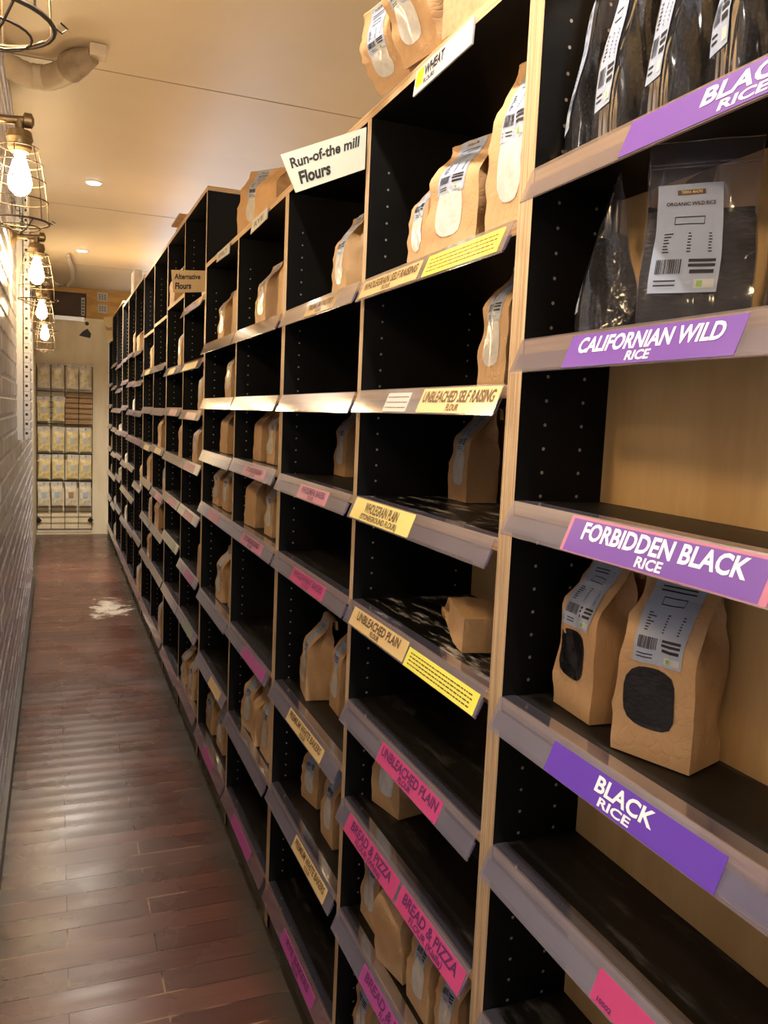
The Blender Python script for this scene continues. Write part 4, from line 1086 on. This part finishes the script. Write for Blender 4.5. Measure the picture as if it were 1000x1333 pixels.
# ------------------------------------------------------------------ wire rack with packets on the end wall
def wire_rack():
    root = empty('wire_display_rack', (0, 0, 0))
    tag(root, 'black wire grid rack of hanging packets on the pale plywood end wall', 'display rack')
    x0, x1, z0, z1, y = -0.765, -0.18, 0.06, 1.92, YE - 0.035
    mb = MB()
    for i in range(5):
        x = x0 + (x1 - x0) * i / 4; mb.tube([(x, y, z0), (x, y, z1)], 0.004, 'wire', 6)
    for z in (z1, 1.63, 1.57, 1.51, 1.45, 1.39, 1.33, 1.27, 0.935, 0.627, 0.32, 0.27, z0 + 0.004):
        mb.tube([(x0, y - 0.004, z), (x1, y - 0.004, z)], 0.0035, 'wire', 6)
    mb.build('wire_grid', root, smooth=50)
    for z in (0.07, 0.14, 0.21):
        mb = MB(); mb.box((x0, YE - 0.022, z), (x1, YE - 0.004, z + 0.045), 'endply'); mb.build('lower_slat', root)
    for k in range(7):
        mb = MB(); mb.box((-0.48, YE - 0.02, 1.24 + k * 0.055), (-0.19, YE - 0.004, 1.24 + k * 0.055 + 0.046), 'slat'); mb.build('slat', root)
    for z, n_ in ((1.665, 4), (1.30, 2), (0.965, 4), (0.655, 4), (0.345, 4)):
        for i in range(n_):
            xx = x0 + 0.146 * (i + 0.5)
            mb = MB(); mb.tube([(xx, y - 0.002, z + 0.248), (xx, y - 0.095, z + 0.250), (xx, y - 0.10, z + 0.262)], 0.003, 'wire', 6); mb.build('peg_hook', root)
    for z in (1.645, 1.283, 0.948, 0.640):
        mb = MB(); mb.box((x0, y - 0.05, z - 0.022), (x1, y - 0.006, z - 0.008), 'wire'); mb.build('hook_bar', root)
    for x in (x0 + 0.015, x1 - 0.015):
        mb = MB(); mb.lathe((x, y - 0.03, 0.17), [(0.02, 0), (0.035, 0.01), (0.035, 0.02), (0.02, 0.03)], 'wire', 4, 'y'); mb.build('clamp', root)
wire_rack()

def packet_proto(mat, spot, seed):
    root = empty('food_packet', (0, 0, 0))
    w, h, dd = 0.125, 0.27, 0.03
    rnd = random.Random(seed); ph = rnd.uniform(0, 30)
    V = []; F = []; nu, nt = 8, 12
    def P(s, u, t):
        th = dd / 2 * max(0.0, 1 - u * u) ** 0.5 * math.sin(math.pi * min(1, max(0.0, (t - 0.02) / 0.80))) ** 0.6 if t < 0.82 else 0.0
        n = noise.noise(Vector((u * 3 + ph, t * 6, s))) * 0.004
        return Vector((u * w / 2 * (1 - 0.05 * math.sin(math.pi * t)), s * (th + 0.001) + n, h * t))
    for s in (-1, 1):
        o = len(V)
        for j in range(nt + 1):
            for i in range(nu + 1): V.append(P(s, -1 + 2 * i / nu, j / nt))
        for j in range(nt):
            for i in range(nu):
                a = o + j * (nu + 1) + i; f = (a, a + 1, a + nu + 2, a + nu + 1)
                F.append(f if s < 0 else f[::-1])
    mb = MB(); mb.add(V, F, mat); mb.build('packet_body', root, smooth=50)
    mb = MB(); Q = []
    for j in range(4):
        for i in range(4): Q.append(P(-1, -0.45 + 0.9 * i / 3, 0.32 + 0.26 * j / 3) + Vector((0, -0.0015, 0)))
    mb.add(Q, [(j * 4 + i, j * 4 + i + 1, j * 4 + i + 5, j * 4 + i + 4) for j in range(3) for i in range(3)], spot)
    mb.build('packet_label', root)
    mb = MB(); mb.add([P(-1, -0.95, 0.84) + Vector((0, -0.002, 0)), P(-1, 0.95, 0.84) + Vector((0, -0.002, 0)), P(-1, 0.95, 1) + Vector((0, -0.002, 0)), P(-1, -0.95, 1) + Vector((0, -0.002, 0))], [(0, 1, 2, 3)], 'whitebag')
    mb.build('header_strip', root)
    return root
PK = [packet_proto('pasta', 'white', 1), packet_proto('pasta2', 'pasta', 2), packet_proto('pasta2', 'bluespot', 3), packet_proto('pasta2', 'brownspot', 4)]
pk_used = set()
names_col = ['leftmost', 'second from left', 'third from left', 'rightmost']
rows_pk = [(1.665, 'top row', [1, 1, 1, 1], 'cream noodle packet'), (1.30, 'second row', [0, 0], 'yellow pasta packet'), (0.965, 'third row', [0, 0, 0, 0], 'yellow pasta packet'),
           (0.655, 'fourth row', [0, 0, 0, 0], 'yellow pasta packet'), (0.345, 'bottom row', [2, 2, 3, 2], 'pale packet')]
rndp = random.Random(4)
for z, rn, kinds, nm in rows_pk:
    for i, k in enumerate(kinds):
        o = PK[k] if k not in pk_used else copy_tree(PK[k]); pk_used.add(k)
        o.location = (-0.765 + 0.146 * (i + 0.5) + rndp.uniform(-0.006, 0.006), YE - 0.114, z + rndp.uniform(-0.004, 0.004))
        o.rotation_euler = (0, R(rndp.uniform(-3, 3)), 0)
        where = names_col[i] if len(kinds) == 4 else ('left of the two' if i == 0 else 'right of the two')
        extra = {2: ' with a blue label', 3: ' with russet contents'}.get(k, '')
        tag(o, '%s%s hanging on the wire rack, %s, %s' % (nm, extra, rn, where), 'packet', 'packets on the wire rack')

# ------------------------------------------------------------------ wall lamps
def make_lamp():
    root = empty('caged_wall_lamp', (0, 0, 0))
    # origin on the axis of the bulb, z at the cage's lower ring
    wx = XW + 0.645 - 0.0    # distance from axis to wall face, local -x
    W_ = -(0.645 + XW) - 0.0
    wall = XW + 0.645
    mb = MB(); mb.lathe((wall - 0.004, 0, 0.255), [(0.045, 0), (0.045, 0.012), (0.028, 0.024), (0.014, 0.030)], 'brass', 18, 'x'); mb.build('wall_plate', root, smooth=40)
    mb = MB(); mb.tube([(wall + 0.02, 0, 0.255), (-0.03, 0, 0.258), (0.02, 0, 0.262)], 0.011, 'brass', 10)
    mb.lathe((0.018, 0, 0.262), [(0.010, -0.010), (0.020, -0.006), (0.020, 0.012), (0.008, 0.018)], 'brass', 12, 'x')
    mb.tube([(0.0, 0, 0.262), (0, 0, 0.232)], 0.012, 'brass', 10)
    mb.build('pipe_arm', root, smooth=40)
    mb = MB(); mb.lathe((0, 0, 0), [(0.012, 0.238), (0.030, 0.232), (0.034, 0.212), (0.030, 0.205), (0.030, 0.186), (0.024, 0.178)], 'brass', 18); mb.build('socket', root, smooth=35)
    mb = MB(); mb.lathe((0, 0, 0), [(0.012, 0.178), (0.015, 0.166), (0.022, 0.140), (0.029, 0.112), (0.030, 0.098), (0.026, 0.082), (0.015, 0.070), (0.003, 0.066)], 'bulb', 18); mb.build('bulb', root, smooth=60)
    mb = MB()
    rings = [(0.190, 0.048), (0.150, 0.057), (0.105, 0.065), (0.055, 0.071), (0.0, 0.074)]
    for z, r in rings[:-1]: mb.ring((0, 0, z), r, 0.0016, 'cage', 30, 6)
    mb.ring((0, 0, 0.0), 0.074, 0.0028, 'cage', 30, 6)
    for k in range(6):
        a = k * math.pi / 3 + 0.3
        mb.tube([(r * math.cos(a), r * math.sin(a), z) for z, r in rings], 0.0015, 'cage', 6)
    mb.build('wire_cage', root, smooth=50)
    mb = MB()
    for k in range(2):
        a = k * math.pi / 2 + 0.5
        mb.tube([(0.070 * math.cos(a) * c, 0.070 * math.sin(a) * c, -0.028 * (1 - c * c)) for c in (-1, -0.66, -0.33, 0, 0.33, 0.66, 1)], 0.0017, 'cage', 6)
    mb.ring((0, 0, -0.014), 0.050, 0.0016, 'cage', 26, 6)
    mb.tube([(0.072, 0, 0.006), (0.082, 0.004, 0.002), (0.088, 0, 0.006), (0.080, -0.004, 0.010)], 0.0014, 'cage', 6)
    mb.build('hinged_guard', root, smooth=50)
    mb = MB()
    for k in range(9):
        t = k / 8; c = (wall + 0.006 + 0.03 * t + 0.02 * math.sin(3 * t), 0.004, 0.40 - 0.12 * t)
        mb.ring(c, 0.008, 0.0018, 'cage', 10, 5, 'x' if k % 2 else 'y', 0.011)
    mb.build('chain', root, smooth=50)
    return root
lamp0 = make_lamp()
LAMPS = [(1.08, 1.905, 'caged wall lamp nearest the camera, only its wire guard showing at the top left corner'),
         (2.50, 1.965, 'caged wall lamp with a large bright bulb in full view at the left edge'),
         (3.90, 1.920, 'caged wall lamp second from the near bright one, above the perforated steel strip'),
         (5.30, 1.905, 'small distant caged wall lamp just above the farthest one'),
         (6.70, 1.885, 'farthest caged wall lamp, lowest in the photo and nearest the end wall')]
for i, (y, z, lab) in enumerate(LAMPS):
    o = lamp0 if i == 0 else copy_tree(lamp0)
    o.location = (-0.645 - (0.014 if i == 1 else 0.0), y, z)
    tag(o, lab, 'wall lamp', 'caged lamps along the brick wall')
# one more of the same row behind the camera, lighting the near shelves
o = copy_tree(lamp0); o.location = (-0.645, -0.32, 1.92); tag(o, 'caged wall lamp of the same row, behind the camera', 'wall lamp', 'caged lamps along the brick wall')

# ------------------------------------------------------------------ ceiling things
def make_downlight():
    root = empty('ceiling_downlight', (0, 0, 0))
    mb = MB(); mb.lathe((0, 0, 0), [(0.052, 0.0), (0.052, -0.004), (0.040, -0.006)], 'trimwhite', 24); mb.build('trim_ring', root, smooth=40)
    mb = MB(); mb.lathe((0, 0, 0), [(0.038, -0.0058), (0.038, -0.0075)], 'spotglow', 24); mb.build('lens', root)
    return root
dl0 = make_downlight()
def downlight(x, y, label, first=False, power=1.0):
    o = dl0 if first else copy_tree(dl0)
    o.location = (x, y, HC - 0.0005); tag(o, label, 'downlight', 'round ceiling downlights')
    ld = bpy.data.lights.new('downlight_beam', 'SPOT'); lo = bpy.data.objects.new('downlight_beam', ld); COL.objects.link(lo)
    lo.parent = o; lo.location = (0, 0, -0.012); ld.energy = SPOT_POWER * power; ld.color = SPOT_COLOR; ld.spot_size = R(140); ld.spot_blend = 0.7; ld.shadow_soft_size = 0.035
downlight(-0.36, 5.38, 'round glowing downlight on the ceiling, the nearer of the two in view', True)
downlight(-0.36, 7.72, 'round glowing downlight on the ceiling, the farther of the two in view', power=2.8)
downlight(-0.36, 1.00, 'round ceiling downlight above the near shelves', power=0.45)
downlight(-0.36, -1.30, 'unseen round downlight added behind the camera for general light')  # unseen, added to stand for the shop's general light behind
for yy_, wh in ((1.0, 'near end'), (4.0, 'middle'), (7.2, 'far end')):
    downlight(1.25, yy_, 'unseen round downlight added behind the shelving for more light, ' + wh)  # added out of view to brighten the ceiling above the shelves

def duct():
    root = empty('flexible_duct', (0, 0, 0)); tag(root, 'cream bent flexible duct fixed to the ceiling at the upper left', 'duct')
    K = [(-0.79, 3.50), (-0.73, 3.60), (-0.665, 3.655), (-0.60, 3.645), (-0.55, 3.575), (-0.515, 3.48)]
    P = []
    for a in range(len(K) - 1):
        for q in range(4):
            t = q / 4; P.append((K[a][0] * (1 - t) + K[a + 1][0] * t, K[a][1] * (1 - t) + K[a + 1][1] * t, HC - 0.060))
    P.append((*K[-1], HC - 0.058))
    mb = MB(); mb.tube(P, [0.045 + 0.002 * (i % 2) for i in range(len(P))], 'duct', 16); mb.build('duct_hose', root, smooth=60)
    mb = MB(); mb.tube([(-0.520, 3.50, HC - 0.058), (-0.485, 3.44, HC - 0.052), (-0.44, 3.405, HC - 0.036)], [0.054, 0.048, 0.030], 'tape', 14); mb.build('taped_collar', root, smooth=60)
    mb = MB(); mb.box((-0.455, 3.365, HC - 0.045), (-0.395, 3.425, HC - 0.002), 'duct'); mb.build('end_cap', root, bevel=0.004)
duct()
mb = MB()
for off, r in ((0.0, 0.020), (0.07, 0.014)):
    mb.tube([(XW + 0.10, 9.2 - off, HC - 0.07), (-0.55, 9.35 - off, HC - 0.10), (-0.46, 9.35 - off, HC - 0.09), (-0.41, 9.1 - off, HC - 0.05), (-0.42, 8.6 - off, HC - 0.03), (-0.47, 8.0 - off, HC - 0.022)], r, 'hose', 10)
tag(mb.build('cable_hose', smooth=60), 'grey cable hoses looping along the ceiling above the partition', 'hose')
